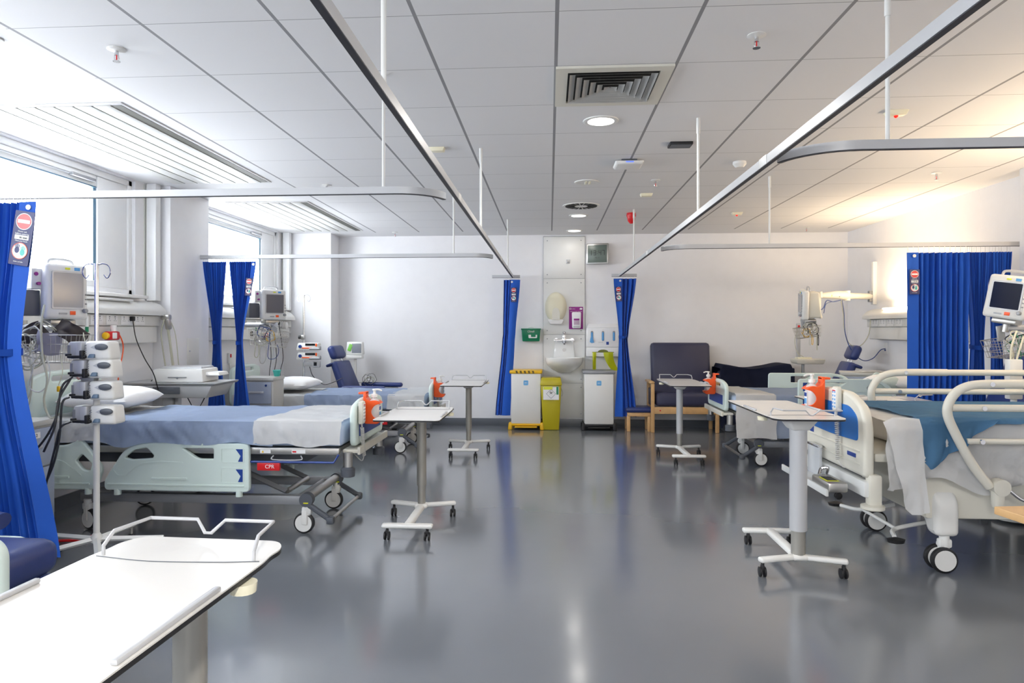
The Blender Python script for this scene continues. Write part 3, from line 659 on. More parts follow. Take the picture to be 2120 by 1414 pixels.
for y in (-.40,.42):
    m = MB(); m.lathe([(.01,-.018),(.04,-.010),(.045,.008),(.012,.018)],(-1.06,y,.165),18,sc=(1.1,.8,1)); m.build('brake_pedal', BLACK, bedD)
for (yy, x0) in ((-.52,-.85),(.50,-.79)):     # tube rails
    zt = 1.055
    m = MB(); m.tube(cat([(x0+.22,yy,.50),(x0+.13,yy,.62),(x0+.045,yy,.78),(x0,yy,.90),(x0+.03,yy,.99),(x0+.10,yy,1.04),(x0+.22,yy,zt),(x0+.5,yy,zt)],6),.024,14); r = m.build('tube_rail', CREAM, bedD)
    m = MB(); m.tube([(x0+.28,yy,zt),(.70,yy,zt)],.021,12); m.build('top_bar', CREAM, r)
    m = MB(); m.tube([(x0+.02,yy,.925),(.72,yy,.925)],.020,12); m.build('middle_bar', CREAM, r)
    m = MB(); m.tube([(x0+.10,yy,.745),(.72,yy,.745)],.016,12); m.build('lower_bar', CREAM, r)
    m = MB(); m.tube(cat([(.5,yy,zt),(.70,yy,1.04),(.79,yy,.95),(.80,yy,.85),(.74,yy,.62),(.70,yy,.52)],6),.024,14); m.build('tube_end', CREAM, r)
    for (px, pz) in ((x0+.22,zt),(x0+.18,.925),(x0+.17,.745)):
        m = MB(); m.cyl((px,yy-.027,pz),(px,yy+.027,pz),.013,seg=12); m.build('rivet', CHROME, r)
    m = MB(); m.lathe([(.02,-.03),(.045,-.028),(.045,.028),(.02,.03)],(x0+.27,yy,.50),20,rot=FRONT); m.box((x0+.26,yy,.44),(.06,.05,.11),.02); m.build('rail_latch', CREAM, r)
m = MB(); m.tube(cat([(-.55,-.52,.50),(-.48,-.53,.44),(-.42,-.53,.42)],4),.008,8); b_ = m.build('crank_rod', CHROME, bedD); m = MB(); m.tube([(-.42,-.53,.42),(-.28,-.53,.42)],.012,10); m.build('crank_grip', LBLUE, b_)
m = MB(); m.plate(rpoly([(-.40,.70,.04),(-.40,1.05,.08),(.40,1.05,.08),(.40,.70,.04)]), (), .04, .01, Tr(.98,0,0) @ Rz(90) @ FRONT); m.build('head_board', CREAM, bedD)
mattress('mattress of the near right bed under rumpled white sheets', 3.0, 4.42, .66, 1.9, .84, .18, None)
drape('bed_sheet', LINEN, 'rumpled white sheet hanging low along the near right bed', 'sheet', 3.0, 4.42, -1.14, .95, .848, .36, .25, seed=33, hw=.428, wr=.030, res=40)
drape('bed_cover', TEAL, 'mid blue blanket spread over the near right bed', 'blanket', 3.0, 4.42, -.98, .90, .865, .03, .12, seed=37, hw=.445, wr=.010)
# hanging corner of the blanket and the sheet tongue
def hang(name, mat, label, cat_, pts_top, pts_bot, y, seed, amp=.02, group=None, nv=34):
    def fn(u, v):
        def along(P):
            k = u*(len(P)-1); i = min(int(k), len(P)-2); f = k-i; return [P[i][j]*(1-f)+P[i+1][j]*f for j in range(2)]
        a, b = along(pts_top), along(pts_bot); x = a[0]+(b[0]-a[0])*v; z = a[1]+(b[1]-a[1])*v
        yy = y - .010 - amp*(.3+.7*v)*abs(noise.noise(Vector((x*11+v*.8, z*5, seed)))*1.6) - amp*.5*math.sin(x*38+z*9+seed)*v
        if v < .12: yy += (.12-v)*.25; z += 0
        return (x, yy, z)
    m = MB(); m.grid(fn, 40, nv, .004); o = m.build(name, mat, None, smooth=80); return tag(o, label, cat_, group)
hang('blanket_corner', TEAL, 'dangling corner of the blue blanket on the near right bed side', 'blanket', [(1.94,.862),(2.1,.868),(2.28,.868),(2.45,.866)], [(2.00,.68),(2.07,.585),(2.22,.70),(2.40,.84)], 3.935, 4, .03)
hang('sheet_corner', LINEN, 'tongue of white sheet hanging by the near right footboard', 'sheet', [(1.83,.84),(1.88,.868),(1.94,.868),(2.02,.860)], [(1.94,.37),(1.97,.34),(2.01,.345),(2.05,.36)], 3.915, 9, .025)

# ------------------------------------------------------------------ sanitiser bottles and handsets hung on footboards
def sanitiser(label, x, y, z, rz=0):
    t = T('sanitiser_bottle', label, 'bottle', (x, y, z), rz, 'hand gel bottles in orange holders')
    m = MB(); m.lathe([(.02,-.075),(.044,-.07),(.048,-.05),(.048,.045),(.040,.065),(.018,.078),(.018,.088)], seg=24, sc=(.8,1,1)); b = m.build('bottle', CLEAR, t)
    m = MB(); m.bb(.036,.0385,-.022,.022,-.055,.03,.001); m.mi = 1; m.bb(.037,.040,-.020,.020,.0,.025,.001); m.mi = 2; m.bb(.037,.040,-.018,.018,-.045,-.012); m.build('bottle_label', [WHITE, BLUEP, LBLUE], b)
    m = MB(); m.lathe([(.021,.088),(.021,.108),(.010,.112),(.008,.130),(.016,.134),(.014,.142)]); m.tube([(0,0,.138),(.03,.004,.138),(.05,.006,.130)],.006,8); m.build('pump_head', WPLAST, t)
    # C-shaped orange holder wrapping the bottle
    def band(u, v):
        a = R(-200+220*u); zz = -.085+.15*v; k = 1.0
        if 0 < u < 1 and abs(v-.5) < .3: k = 1
        return (.044*math.cos(a)*1.0, .054*math.sin(a), zz)
    m = MB(); m.plate(rpoly([(-.062,-.09,.02),(.040,-.092,.02),(.058,-.055,.02),(.015,-.055,.04),(-.018,-.01,.03),(.015,.038,.03),(.052,.045,.01),(.02,.070,.02),(-.035,.062,.02),(-.062,.10,.01)]), (), .100, .003, FRONT)
    m.bb(-.07,-.05,-.035,.035,-.085,.125,.004); m.bb(-.105,-.05,-.03,.03,.108,.122,.004); m.build('holder', ORANGE, t)
    return t
sanitiser('hand gel bottle in orange holder on the nearest left footboard', -1.195, 4.66, .80)
sanitiser('hand gel bottle in orange holder on the far left footboard', -1.195, 7.52, .70)
sanitiser('hand gel bottle in orange holder on the far right footboard', 1.655, 7.34, .77, 180)
sanitiser('hand gel bottle in orange holder on the near right footboard with blue panel', 1.665, 4.52, .925, 180)
def coil(m, p0, p1, n, r, tr=.003):
    p0, p1 = Vector(p0), Vector(p1); d = p1-p0; a = d.orthogonal().normalized(); b = d.normalized().cross(a); N = n*10
    m.tube([p0 + d*(i/N) + (a*math.cos(2*PI*i/10)+b*math.sin(2*PI*i/10))*r for i in range(N+1)], tr, 5)
def handset(label, x, y, z, rz, dz, cream=True):
    t = T('bed_handset', label, 'remote control', (x, y, z), rz, 'bed control handsets')
    m = MB(); m.box((.018,0,.0),(.032,.075,.15),.010); h = m.build('casing', CREAM, t)
    m = MB(); m.bb(.034,.0365,-.028,.028,-.06,.06,.002); m.mi = 1
    for i in range(5):
        for s in (-1,1): m.box((.037,s*.014,-.045+i*.022),(.002,.014,.012),.001)
    m.mi = 2; m.box((.037,0,.052),(.002,.04,.006)); m.build('keypad', [WHITE, LBLUE, REDP] if not cream else [WHITE, GREYP, REDP], h)
    m = MB(); m.tube([(.018,0,-.075),(.02,0,-.10)],.005,8); coil(m,(.02,0,-.10),(.025,.03,-.10-dz),22,.011); m.tube(cat([(.025,.03,-.10-dz),(.0,.06,-.14-dz),(-.06,.09,-.10-dz)],5),.004,6); m.build('coiled_cord', CABW, t)
    return t
handset('cream control handset hung on the nearest left footboard', -1.258, 4.50, .80, 0, .19)
handset('cream control handset hung on the far left footboard', -1.258, 7.62, .70, 0, .16)
handset('white control handset with blue keys on the near right footboard', 1.75, 4.30, .93, 180, .26, False)
t = T('drainage_bag', 'clear plastic bag hanging beneath the near right footboard', 'bag', (1.72, 4.62, .50)); m = MB(); m.bb(-.012,.012,-.10,.10,-.09,.10,.010); m.build('bag_body', BAGP, t); m = MB(); m.bb(-.016,.016,-.09,.09,.095,.11,.003); m.build('top_seal', CHROME, t)
t = T('pump_controller', 'grey mattress pump controller with yellow edged panel on bed end shelf', 'controller', (1.64, 4.18, .418), 0); m = MB(); m.box((0,0,.03),(.11,.26,.055),.012); m.build('casing', STEEL, t); m = MB(); m.box((-.01,-.02,.058),(.07,.12,.004),.002); m.mi = 1; m.box((-.01,-.02,.061),(.055,.10,.003)); m.build('panel', [YAPR, BLACK], t); m = MB(); m.tube(cat([(-.02,.1,.06),(0,.12,.09),(.03,.10,.10),(.04,.14,.06)],5),.010,8); m.build('hose_connector', CHROME, t)

# ------------------------------------------------------------------ overbed tables
def overbed(label, x, y, rz, zt, L0=-.60, L1=.20, W=.215, colr=.034, mat=COLL, cmat=WPLAST, xo=0, strip=(-.40,-.16)):
    t = T('overbed_table', label, 'overbed table', (x, y, 0), rz, 'wheeled overbed tables')
    o = rpoly([(-W,L0,.03),(W,L0,.03),(W,L1-.14,.03),(W-.006,L1-.10,.03),(W-.001,L1-.05,.05),(W-.03,L1,.03),(-W+.03,L1,.03),(-W+.004,L1-.05,.05),(-W+.006,L1-.10,.03),(-W,L1-.14,.03)])
    m = MB(); m.plate(o, (), .003, 0, Tr(0,0,zt-.0015)); top = m.build('table_top', TOP, t, smooth=0)
    m = MB(); m.plate(o, (), .009, 0, Tr(0,0,zt-.0077)); m.build('black_core', TOPB, top, smooth=0)
    m = MB(); m.tube(cat([(-W+.015,L1-.15,zt+.0005),(-.05,L1-.17,zt+.0005),(.1,L1-.16,zt+.0005),(W-.01,L1-.145,zt+.0005)],6),.0012,4); m.build('moulded_line', DGREY, top)
    for s in (-1,1):
        m = MB(); m.bb(s*(W-.012)-.007,s*(W-.012)+.007,strip[0],strip[1],zt-.0002,zt+.010,.004); m.build('edge_strip', COLL, top)
        m = MB(); m.mi = 0; m.lathe([(.012,-.012),(.026,-.010),(.028,.010)],(s*(W-.008),-.02,zt-.026),16); m.build('grip_knob', IVORY, top)
    a, b, h = W-.025, L1+.0, zt+.045
    m = MB(); m.tube([(-a,L1-.14,zt),(-a,L1-.14,zt+.02),(-a+.004,L1-.11,h),(-a+.02,b,h),(-.035,b,h),(-.008,b-.015,zt+.018),(.008,b-.015,zt+.018),(.035,b,h),(a-.02,b,h),(a-.004,L1-.11,h),(a,L1-.14,zt+.02),(a,L1-.14,zt)],.0042,8); m.build('book_rail', CHROME if 0 else ALU, t)
    XO = Tr(xo,0,0)
    m = MB(XO); m.hull((-.045,.045,-.06,.05,zt-.085),(-.085,.085,-.12,.10,zt-.013),.012); m.build('mounting_bracket', cmat, t)
    m = MB(XO); m.cyl((0,0,.24),(0,0,zt-.05),colr,seg=20); m.build('outer_column', mat, t)
    m = MB(XO); m.cyl((0,0,.085),(0,0,.30),colr*.82,seg=20); m.build('inner_column', COLM, t)
    m = MB(XO); m.hull((-.03,.03,-.50,.03,.078),(-.022,.022,-.50,.02,.108),.008)
    for s in (-1,1): m.box((s*.115,.045,.095),(.25,.045,.028),.010,Rz(s*18))
    m.box((0,0,.095),(.09,.09,.03),.012); m.box((0,-.50,.09),(.33,.055,.028),.011); m.build('base', cmat, t, smooth=50)
    for (cx, cy) in ((-.215,.075),(.215,.075),(-.13,-.50),(.13,-.50)):
        m = MB(); m.cyl((cx,cy,.05),(cx,cy,.085),.009,seg=10); m.box((cx,cy-.004,.048),(.018,.03,.04),.006); c = m.build('castor', BLACK, t)
        m = MB()
        for s in (-1,1): m.lathe([(.018,-.007),(.027,-.005),(.027,.005),(.018,.007)],(cx+s*.012,cy-.008,.027),20,rot=Ry(90))
        m.build('wheel', BLACK, c)
    return t
overbed('large overbed table in the left foreground corner with wire book rail', -.815, 1.40, -2.6, .85, -.66, .20, .200, mat=COLM, xo=.065, strip=(-.41,-.11))
overbed('overbed table standing beside the foot of the nearest left bed', -.91, 4.88, 0, .775, -.56, .20, mat=COLM)
overbed('overbed table beside the foot of the far left bed', -.90, 7.68, 0, .78, -.72, .18, mat=COLM, colr=.034)
overbed('overbed table in front of the wide navy armchair', 1.385, 7.48, 0, .80, -.62, .36, .20)
overbed('overbed table in front of the near right bed footboard', 1.375, 3.93, 180, .88, -.76, .21, .195, .046)
overbed('overbed table standing sideways behind the near right bed', 2.80, 5.80, -90, .79, -.74, .20, .20)

# ------------------------------------------------------------------ bedhead service trunking
def plug(label, x, y, z, rz, cab, end, mat=BLACK, grp='power plugs and leads'):
    t = T('power_plug', label, 'plug', (x, y, z), rz, grp)
    m = MB(); m.box((0,-.022,0),(.036,.040,.040),.008); m.build('plug_body', mat, t)
    m = MB(); m.tube(cat([(0,-.03,-.015),(0,-.035,-.06)] + cab,6),.0045,6); m.build('lead', mat, t); return t
def trunking(label, xw, xf, y0, y1, side, lit, nsock=3):
    # xw wall face, xf front; side=+1 faces +x
    t = T('bedhead_trunking', label, 'bedhead panel', (xw, (y0+y1)/2, 1.23), 0, 'white bedhead service units')
    L = (y1-y0)/2; d = abs(xf-xw); s = side
    P = [(0,.24),(d,.245),(d+.0,.275),(d-.01,.30),(d-.06,.345),(d-.12,.368),(.0,.372)]
    M = Matrix(((s,0,0,0),(0,0,1,0),(0,1,0,0),(0,0,0,1)))  # plate xy -> xz, extrude along y
    m = MB(); m.plate([(a,b) for a,b in P], (), 2*L, .012, M); m.build('light_hood', TRUNK, t, smooth=50)
    m = MB(); m.bb(min(0,s*(d-.05)), max(0,s*(d-.05)), -L+.05, L-.03, .15, .24, .006); m.build('socket_rail', TRUNK, t)
    m = MB(); m.bb(min(0,s*(d-.06)), max(0,s*(d-.06)), -L+.06, L-.06, 0, .148, .012, 3); m.build('lower_channel', TRUNK, t)
    m = MB(); yL = .12
    m.plate(rr(-L+.35,L-.35,.0,.09,.02), (), .004, 0, Tr(s*(d-.06),0,.349) @ Rx(0) @ Ry(s*38) ) if 0 else m.bb(min(s*(d-.125),s*(d-.035)),max(s*(d-.125),s*(d-.035)),-L+.45,L-.45,.353,.372,.008)
    m.build('lamp_lens', WARMON if lit else WPLAST, t)
    for k in range(nsock):
        y = (L-.35-k*.19) if side > 0 else (L-.25-k*.19)
        m = MB(); m.box((s*(d-.047),y,.195),(.008,.145,.075),.003); f = m.build('socket_plate', WHITE, t)
        m = MB()
        for q in (-.036,.036):
            m.box((s*(d-.0425),y+q,.206),(.001,.006,.012)); m.box((s*(d-.0425),y+q-.011,.19),(.001,.009,.005)); m.box((s*(d-.0425),y+q+.011,.19),(.001,.009,.005)); m.box((s*(d-.0425),y+q,.222),(.003,.012,.010),.001)
        m.build('socket_holes', GREYP, f)
    return t
trunking('white bedhead unit below the nearer window, left side', XW, -3.48, 3.75, 6.08, 1, False, 4)
trunking('white bedhead unit below the farther window, behind the far left bed', XW, -3.46, 7.05, 9.22, 1, False, 4)
trunking('white bedhead unit on the right wall with its warm lamp lit', XR, 3.87, 6.75, 8.87, -1, True, 4)
trunking('warm lit bedhead unit on the near right wall', XR, 3.87, 3.05, 5.10, -1, True, 4)
# oxygen / suction outlets
def outlet(label, x, y, z, col, full=True, rz=0):
    t = T('gas_outlet', label, 'gas outlet', (x, y, z), rz, 'wall gas outlets')
    m = MB(); m.lathe([(.028,0),(.030,.012),(.022,.020),(.012,.024)], seg=20, rot=Ry(90)); m.build('outlet_ring', BLACK, t)
    m = MB(); m.tube([(.01,0,0),(.06,0,0)],.018,12); m.box((.06,0,.0),(.045,.05,.05),.008); m.build('valve_body', WPLAST if col is not REDP else REDP, t)
    if full:
        m = MB(); m.cyl((.06,0,.02),(.06,0,.15),.012,seg=12); m.mi = 1; m.cyl((.06,0,.03),(.06,0,.07),.0125,seg=12); m.build('flow_tube', [WPLAST, col], t)
    return t
outlet('green marked flowmeter on the bedhead unit behind the pump stand', -3.54, 4.98, 1.30, GREEN)
outlet('green marked flowmeter on the far left bedhead unit', -3.52, 7.95, 1.30, GREEN)
t = T('suction_regulator', 'red and white suction regulator with yellow knob on the near bedhead unit', 'suction regulator', (-3.54, 5.28, 1.30))
m = MB(); m.box((.06,0,0),(.06,.13,.07),.014); m.mi = 1; m.box((.062,-.01,0),(.062,.06,.05),.006); m.build('body', [REDP, WHITE], t); m = MB(); m.lathe([(.026,0),(.028,.02),(.018,.026)],(.06,-.065,0),20,rot=FRONT); m.build('gauge', YELL, t)
m = MB(); m.cyl((.06,.02,.035),(.06,.02,.085),.024,seg=16); m.build('cap', WHITE, t); m = MB(); m.tube(cat([(.06,.08,.03),(.07,.13,-.1),(.06,.08,-.35),(.05,.10,-.60)],6),.005,6); m.build('suction_hose', ORANGE, t)
t = T('suction_regulator', 'small red suction regulator behind the cable basket of the far left bed', 'suction regulator', (-3.52, 8.28, 1.28)); m = MB(); m.box((.05,0,0),(.05,.12,.05),.012); m.build('body', REDP, t); m = MB(); m.box((.06,.02,.0),(.05,.06,.09),.01); m.build('cap', WHITE, t)
plug('black plug with a green tag and long black lead on the near bedhead unit', -3.535, 5.60, 1.44, 90, [(.0,-.06,-.18),(-.05,-.16,-.33),(-.02,-.22,-.46),(.05,-.22,-.60)], None)
for k, (y, l) in enumerate(((8.35,'black plug, first of three from the cable basket'),(8.50,'black plug, second of three from the cable basket'),(8.70,'black plug, third of three nearest the drip stand'))):
    plug(l, -3.515, y, 1.43, 90, [(.0,-.06,-.2),(.02*k,-.07,-.45),(.0,-.05,-.62),(.0,-.05,-.85)], None)
# nurse call handset and grey hose on the near bedhead end
t = T('call_handset', 'grey handset on curly hoses hanging at the right end of the near bedhead unit', 'handset', (-3.455, 6.05, 1.40))
m = MB(); m.box((0,0,0),(.05,.05,.11),.018,Rx(14)); m.box((-.02,0,.06),(.08,.06,.05),.012); m.build('handset_body', STEEL, t)
m = MB(); m.tube(cat([(0,.0,-.05),(.01,.02,-.2),(.02,.05,-.40)],6),.011,8); m.tube(cat([(0,.03,.04),(.03,.07,-.1),(.04,.11,-.40)],6),.004,6); m.tube(cat([(-.02,-.03,.04),(-.03,-.06,-.1),(-.01,-.02,-.41)],6),.006,6); m.build('hose', CABG, t)
for (y, l) in ((8.88,'small grey call button holder by the far left drip stand'),):
    t = T('call_button_holder', l, 'call button', (-3.5, y, 1.40)); m = MB(); m.lathe([(.045,0),(.045,.05),(.03,.06)], seg=20, rot=Ry(90)); m.build('holder', WPLAST, t)
def pullcall(label, x, y, z, rz):
    t = T('nurse_call_unit', label, 'call unit', (x, y, z), rz, 'red nurse call units'); m = MB(); m.box((0,-.016,0),(.05,.032,.12),.006); m.build('housing', WPLAST, t); m = MB(); m.box((0,-.034,.03),(.03,.006,.04),.002); m.build('button', REDP, t); m = MB(); m.tube(cat([(0,-.015,-.06),(.01,-.02,-.2),(-.01,-.02,-.42)],5),.003,5); m.build('cord', CABW, t)
pullcall('red and white nurse call unit on the right wall beside the wide curtain', 4.05, 8.05, 1.02, -90)
pullcall('red and white nurse call unit seen between the paired curtains', -3.66, 7.65, 1.02, 90)
t = T('wall_socket', 'single wall socket below the right bedhead unit with a blue lead in it', 'socket', (4.05, 8.62, 1.12), -90); m = MB(); m.box((0,-.006,0),(.085,.012,.14),.003); m.build('plate', WHITE, t); m = MB(); m.box((0,-.016,-.02),(.02,.014,.02),.004); m.build('jack', CABN, t)
t = T('fuse_cabinet', 'small white metal wall cabinet set into the grey pillar', 'wall cabinet', (-3.49, 6.55, 1.0), 90); m = MB(); m.bb(-.11,.11,-.006,0,0,.265,.002); m.build('frame', WPLAST, t); m = MB(); m.bb(-.10,.10,-.011,-.006,.01,.255,.002); d = m.build('door', TRUNK, t); m = MB(); m.lathe([(.008,0),(.008,.006)],(-.085,-.011,.14),12,rot=FRONT); m.build('lock', CHROME, d)
t = T('pipe_cover', 'tall white pipe cover rising beside the nearer window', 'pipe cover', (-3.60, 6.07, 1.61)); m = MB(); m.bb(-.05,.04,-.04,.04,0,CZ-1.611,.004); m.build('casing', PVC, t)
t = T('pipe_cover', 'tall white pipe cover rising beside the farther window', 'pipe cover', (-3.58, 9.24, 1.61)); m = MB(); m.bb(-.05,.04,-.04,.04,0,CZ-1.611,.004); m.build('casing', PVC, t)

# ------------------------------------------------------------------ patient monitors
def monitor(label, x, y, z, rz, w=.30, h=.34, scr=SCRL, roll=0, side=True, tilt=0):
    t = T('patient_monitor', label, 'monitor', (x, y, z), rz, 'wall arm patient monitors'); t.rotation_euler = (R(tilt), R(roll), R(rz))
    m = MB(); m.hull((-w/2,w/2,-.055,.02,0),(-w/2+.004,w/2-.004,-.05,.02,h),.022); m.build('front_casing', WPLAST, t, smooth=50)
    m = MB(); m.hull((-w/2+.02,w/2-.03,.02,.16,.02),(-w/2+.03,w/2-.05,.02,.13,h-.02),.02); m.build('rear_casing', CREAM, t, smooth=50)
    m = MB(); m.plate(rr(-w/2+.045,w/2-.04,.075,h-.055,.006), (), .004, 0, Tr(0,-.0545,0) @ Rx(1) @ FRONT); s = m.build('screen', scr, t)
    m = MB(); m.plate(rr(-w/2+.035,w/2-.03,.065,h-.045,.01), [rr(-w/2+.045,w/2-.04,.075,h-.055,.006)[::-1]], .006, 0, Tr(0,-.0545,0) @ Rx(1) @ FRONT); m.build('bezel', COLL, s)
    m = MB(); m.tube(cat([(-.08,.03,h-.01),(-.06,.03,h+.028),(.06,.03,h+.028),(.08,.03,h-.01)],6),.010,8); m.build('carry_handle', COLL, t)
    m = MB(); m.lathe([(.015,0),(.014,.02),(.01,.024)],(w/2-.03,-.055,.055),16,rot=FRONT)
    m.build('dial', GREYP, t)
    m = MB()
    for k in range(3): m.box((w/2-.02,-.056,.10+k*.03),(.012,.006,.010),.002)
    m.build('buttons', GREYP, t); m = MB(); m.box((.03,-.0575,.04),(.035,.003,.024),.001); m.build('orange_mark', ORANGE, t); m = MB(); m.mi = 2; m.box((-.03,-.0575,.035),(.05,.002,.010)); m.build('name_plate', [GREYP]*3, t); m = MB(); m.box((0,-.054,h-.028),(.03,.004,.012),.001); m.build('alarm_light', YAPR, t); m = MB(); m.box((.06,-.053,h-.028),(.035,.004,.02),.001); m.build('blue_tab', LBLUE, t)
    if side:
        m = MB(); m.box((-w/2-.055,.085,.10),(.12,.15,.16),.008); k_ = m.build('module_rack', DGREY, t)
        m = MB(); m.box((-w/2-.02,.03,.25),(.07,.07,.13),.006); k_ = m.build('side_module', TRUNK, t)
        m = MB(); m.mi = 0; m.lathe([(.012,0),(.012,.006)],(-w/2-.03,-.006,.28),12,rot=FRONT); m.lathe([(.010,0),(.010,.02)],(-w/2-.02,-.006,.22),12,rot=FRONT); m.build('connectors', [PURP], k_)
    m = MB(); m.box((0,.05,-.02),(.16,.12,.04),.01); m.cyl((0,.06,-.10),(0,.06,-.02),.025,seg=14); m.build('tilt_mount', STEEL, t)
    return t
def basket(label, x, y, z, rz, w=.36, d=.22, h=.16, roll=0, fill=True):
    t = T('wire_basket', label, 'wire basket', (x, y, z), rz, 'cable baskets under the monitors'); t.rotation_euler.y = R(roll)
    m = MB()
    for k in range(4):
        zz = h*k/3; f = .86+.14*k/3; m.tube([(-w/2*f,-d/2*f,zz),(w/2*f,-d/2*f,zz),(w/2*f,d/2*f,zz),(-w/2*f,d/2*f,zz)], .0022 if k < 3 else .0032, 5, True)
    m.build('rim', STEEL, t); m = MB(); n = 13
    for i in range(n+1):
        for s in (-1,1):
            a = -w/2+w*i/n; m.tube([(a*.86,s*d/2*.86,0),(a,s*d/2,h)],.0016,4)
        a = -w/2+w*i/n; m.tube([(a*.86,-d/2*.86,0),(a*.86,d/2*.86,0)],.0016,4)
    for i in range(1,7):
        b = -d/2+d*i/7
        for s in (-1,1): m.tube([(s*w/2*.86,b*.86,0),(s*w/2,b,h)],.0016,4)
    m.build('wire_mesh', STEEL, t); m = MB(); m.bb(-.03,.03,d/2-.005,d/2+.01,h-.02,h+.09,.004); m.build('bracket', COLL, t)
    return t
def leads(label, x, y, z, n, rx, ry, rz_, mats, seed, drop=0, dropx=0, rad=.0042):
    t = T('monitor_leads', label, 'cables', (x, y, z), 0, 'bundles of monitor leads'); rnd = random.Random(seed)
    for k in range(n):
        cx, cz, r = rnd.uniform(-.3,.3)*rx, rnd.uniform(.2,.8)*rz_, rnd.uniform(.45,.9); ph = rnd.uniform(0,6.28); turns = rnd.uniform(1.3,2.4); N = 34
        pts = []
        for i in range(N):
            a = ph + 2*PI*turns*i/N
            pts.append((cx+rx*.62*r*math.cos(a)*(1+.06*math.sin(5*a+k)), ry*(k/n-.5)*1.6+.02*math.sin(3*a+k), cz+rz_*.55*r*math.sin(a)))
        if drop and k < 4:
            q = pts[-1]; dd = drop*rnd.uniform(.5,1); e = dropx*rnd.uniform(.2,1)
            pts += [(q[0]+e*.3,-abs(ry)*.9,q[2]-dd*.5),(q[0]+e*.1,-abs(ry)*.95,-dd*.8),(q[0]+e*.6,-abs(ry),-dd),(q[0]+e,-abs(ry)*.95,-dd*.75),(q[0]+e*1.1,-abs(ry)*.9,-dd*.25),(q[0]+e*.9,-abs(ry)*.8,.02)]
        m = MB(); m.tube(cat(pts,3),rad*rnd.uniform(.7,1.15),6); m.build('lead', mats[k % len(mats)], t)
    return t
monitor('patient monitor with blank light screen beside the pump stand, near left', -3.11, 4.22, 1.415, 66, .27, .35)
monitor('patient monitor with grey screen above the far left bedside locker', -3.04, 7.40, 1.455, 50, .29, .33, pm('screen_mid_grey', (.12,.12,.14), .2))
monitor('patient monitor on the long wall arm at right, seen from its side', 2.90, 8.08, 1.47, -100, .28, .33, SCRL, 8, False, 0)
monitor('patient monitor with black screen at the right edge of the room', 3.36, 5.36, 1.43, -52, .27, .32, SCRD, 10, False, 0)
for (lb, a, b, c_, z) in (('pale wall arm holding the near left monitor', (-3.62,4.55), (-3.45,4.30), (-3.10,4.26), 1.36), ('pale wall arm holding the far left monitor', (-3.62,7.75), (-3.40,7.48), (-3.03,7.44), 1.40), ('wall arm holding the monitor at the right edge', (3.84,5.55), (3.62,5.42), (3.40,5.40), 1.36)):
    t = T('swing_bracket', lb, 'bracket', (a[0], a[1], z), 0, 'swing brackets behind the monitors'); f = lambda p: (p[0]-a[0], p[1]-a[1], 0)
    m = MB(); m.tube([f(a),f(b)],.030,10,flat=.9); m.build('inner_arm', STEEL, t); m = MB(); m.tube([f(b),f(c_)],.025,10); m.build('outer_arm', COLL, t)
    m = MB(); m.cyl((b[0]-a[0],b[1]-a[1],-.05),(b[0]-a[0],b[1]-a[1],.05),.032,seg=16); m.build('joint', STEEL, t); m = MB(); m.box((0,0,0),(.04,.10,.18),.01); m.build('wall_plate', WPLAST, t)
basket('wire basket full of cuffs and leads under the near left monitor', -3.09, 4.12, 1.145, 3, .42, .22, .17)
basket('wire basket of coiled leads under the far left monitor', -3.05, 7.32, 1.17, -4, .38, .22, .17, 6)
basket('wire basket of yellow and black leads under the long arm monitor', 2.93, 8.06, 1.26, 0, .26, .16, .12, -8)
basket('wire basket with white cloth under the monitor at the right edge', 3.42, 5.34, 1.16, 8, .34, .20, .13, -8)
leads('tangle of grey green leads looping from the near left cable basket', -3.17, 4.06, 1.15, 11, .17, .07, .20, [CABG, CABG, CABW, CABG], 3, .34, .16, .0042)
leads('coil of blue, yellow and white leads in the far left cable basket', -3.05, 7.28, 1.17, 10, .17, .07, .20, [CABN, CABW, CABG, STEEL, YELL, CABB], 8, .22, .12, .0045)
leads('coil of yellow and dark leads in the basket under the long arm monitor', 2.93, 8.03, 1.27, 8, .12, .04, .14, [CABG, CABB, YELL, CABW], 5, .16, .02, .004)
leads('green and white leads in the basket at the right edge', 3.43, 5.30, 1.18, 7, .13, .05, .14, [CABW, CABB, GREEN, IVORY], 12, .06, .03, .004)
def cuff(label, x, y, z, rot, mat, seed, sx=.13, sy=.09):
    def fn(u, v):
        a = (u-.5)*2.4; return (sx*(u-.5)*1.2, sy*(v-.5)+.02*noise.noise(Vector((u*3,v*3,seed))), .055*math.cos(a*1.6)+.02*noise.noise(Vector((u*2,v*4,seed))))
    m = MB(); m.grid(fn, 14, 10, .012); o = m.build('blood_pressure_cuff', mat, None, smooth=70, loc=(x,y,z)); o.rotation_euler = [R(q) for q in rot]; return tag(o, label, 'cuff', 'blood pressure cuffs in the baskets')
cuff('dark brown cuff sticking up at the right of the near left basket', -2.99, 4.12, 1.33, (70,30,10), pm('cuff_brown', (.10,.085,.085), .5), 2, .16, .11)
cuff('dark brown cuff at the left inside the near left basket', -3.22, 4.10, 1.30, (80,-50,0), MATS['cuff_brown'], 5, .15, .12)
cuff('pale lilac cuff in the middle of the near left basket', -3.09, 4.05, 1.27, (90,10,5), pm('cuff_lilac', (.42,.42,.52), .5), 9, .13, .13)
cuff('white cloth bundle in the basket at the right edge', 3.50, 5.30, 1.27, (80,0,5), LINEN, 12, .12, .10)
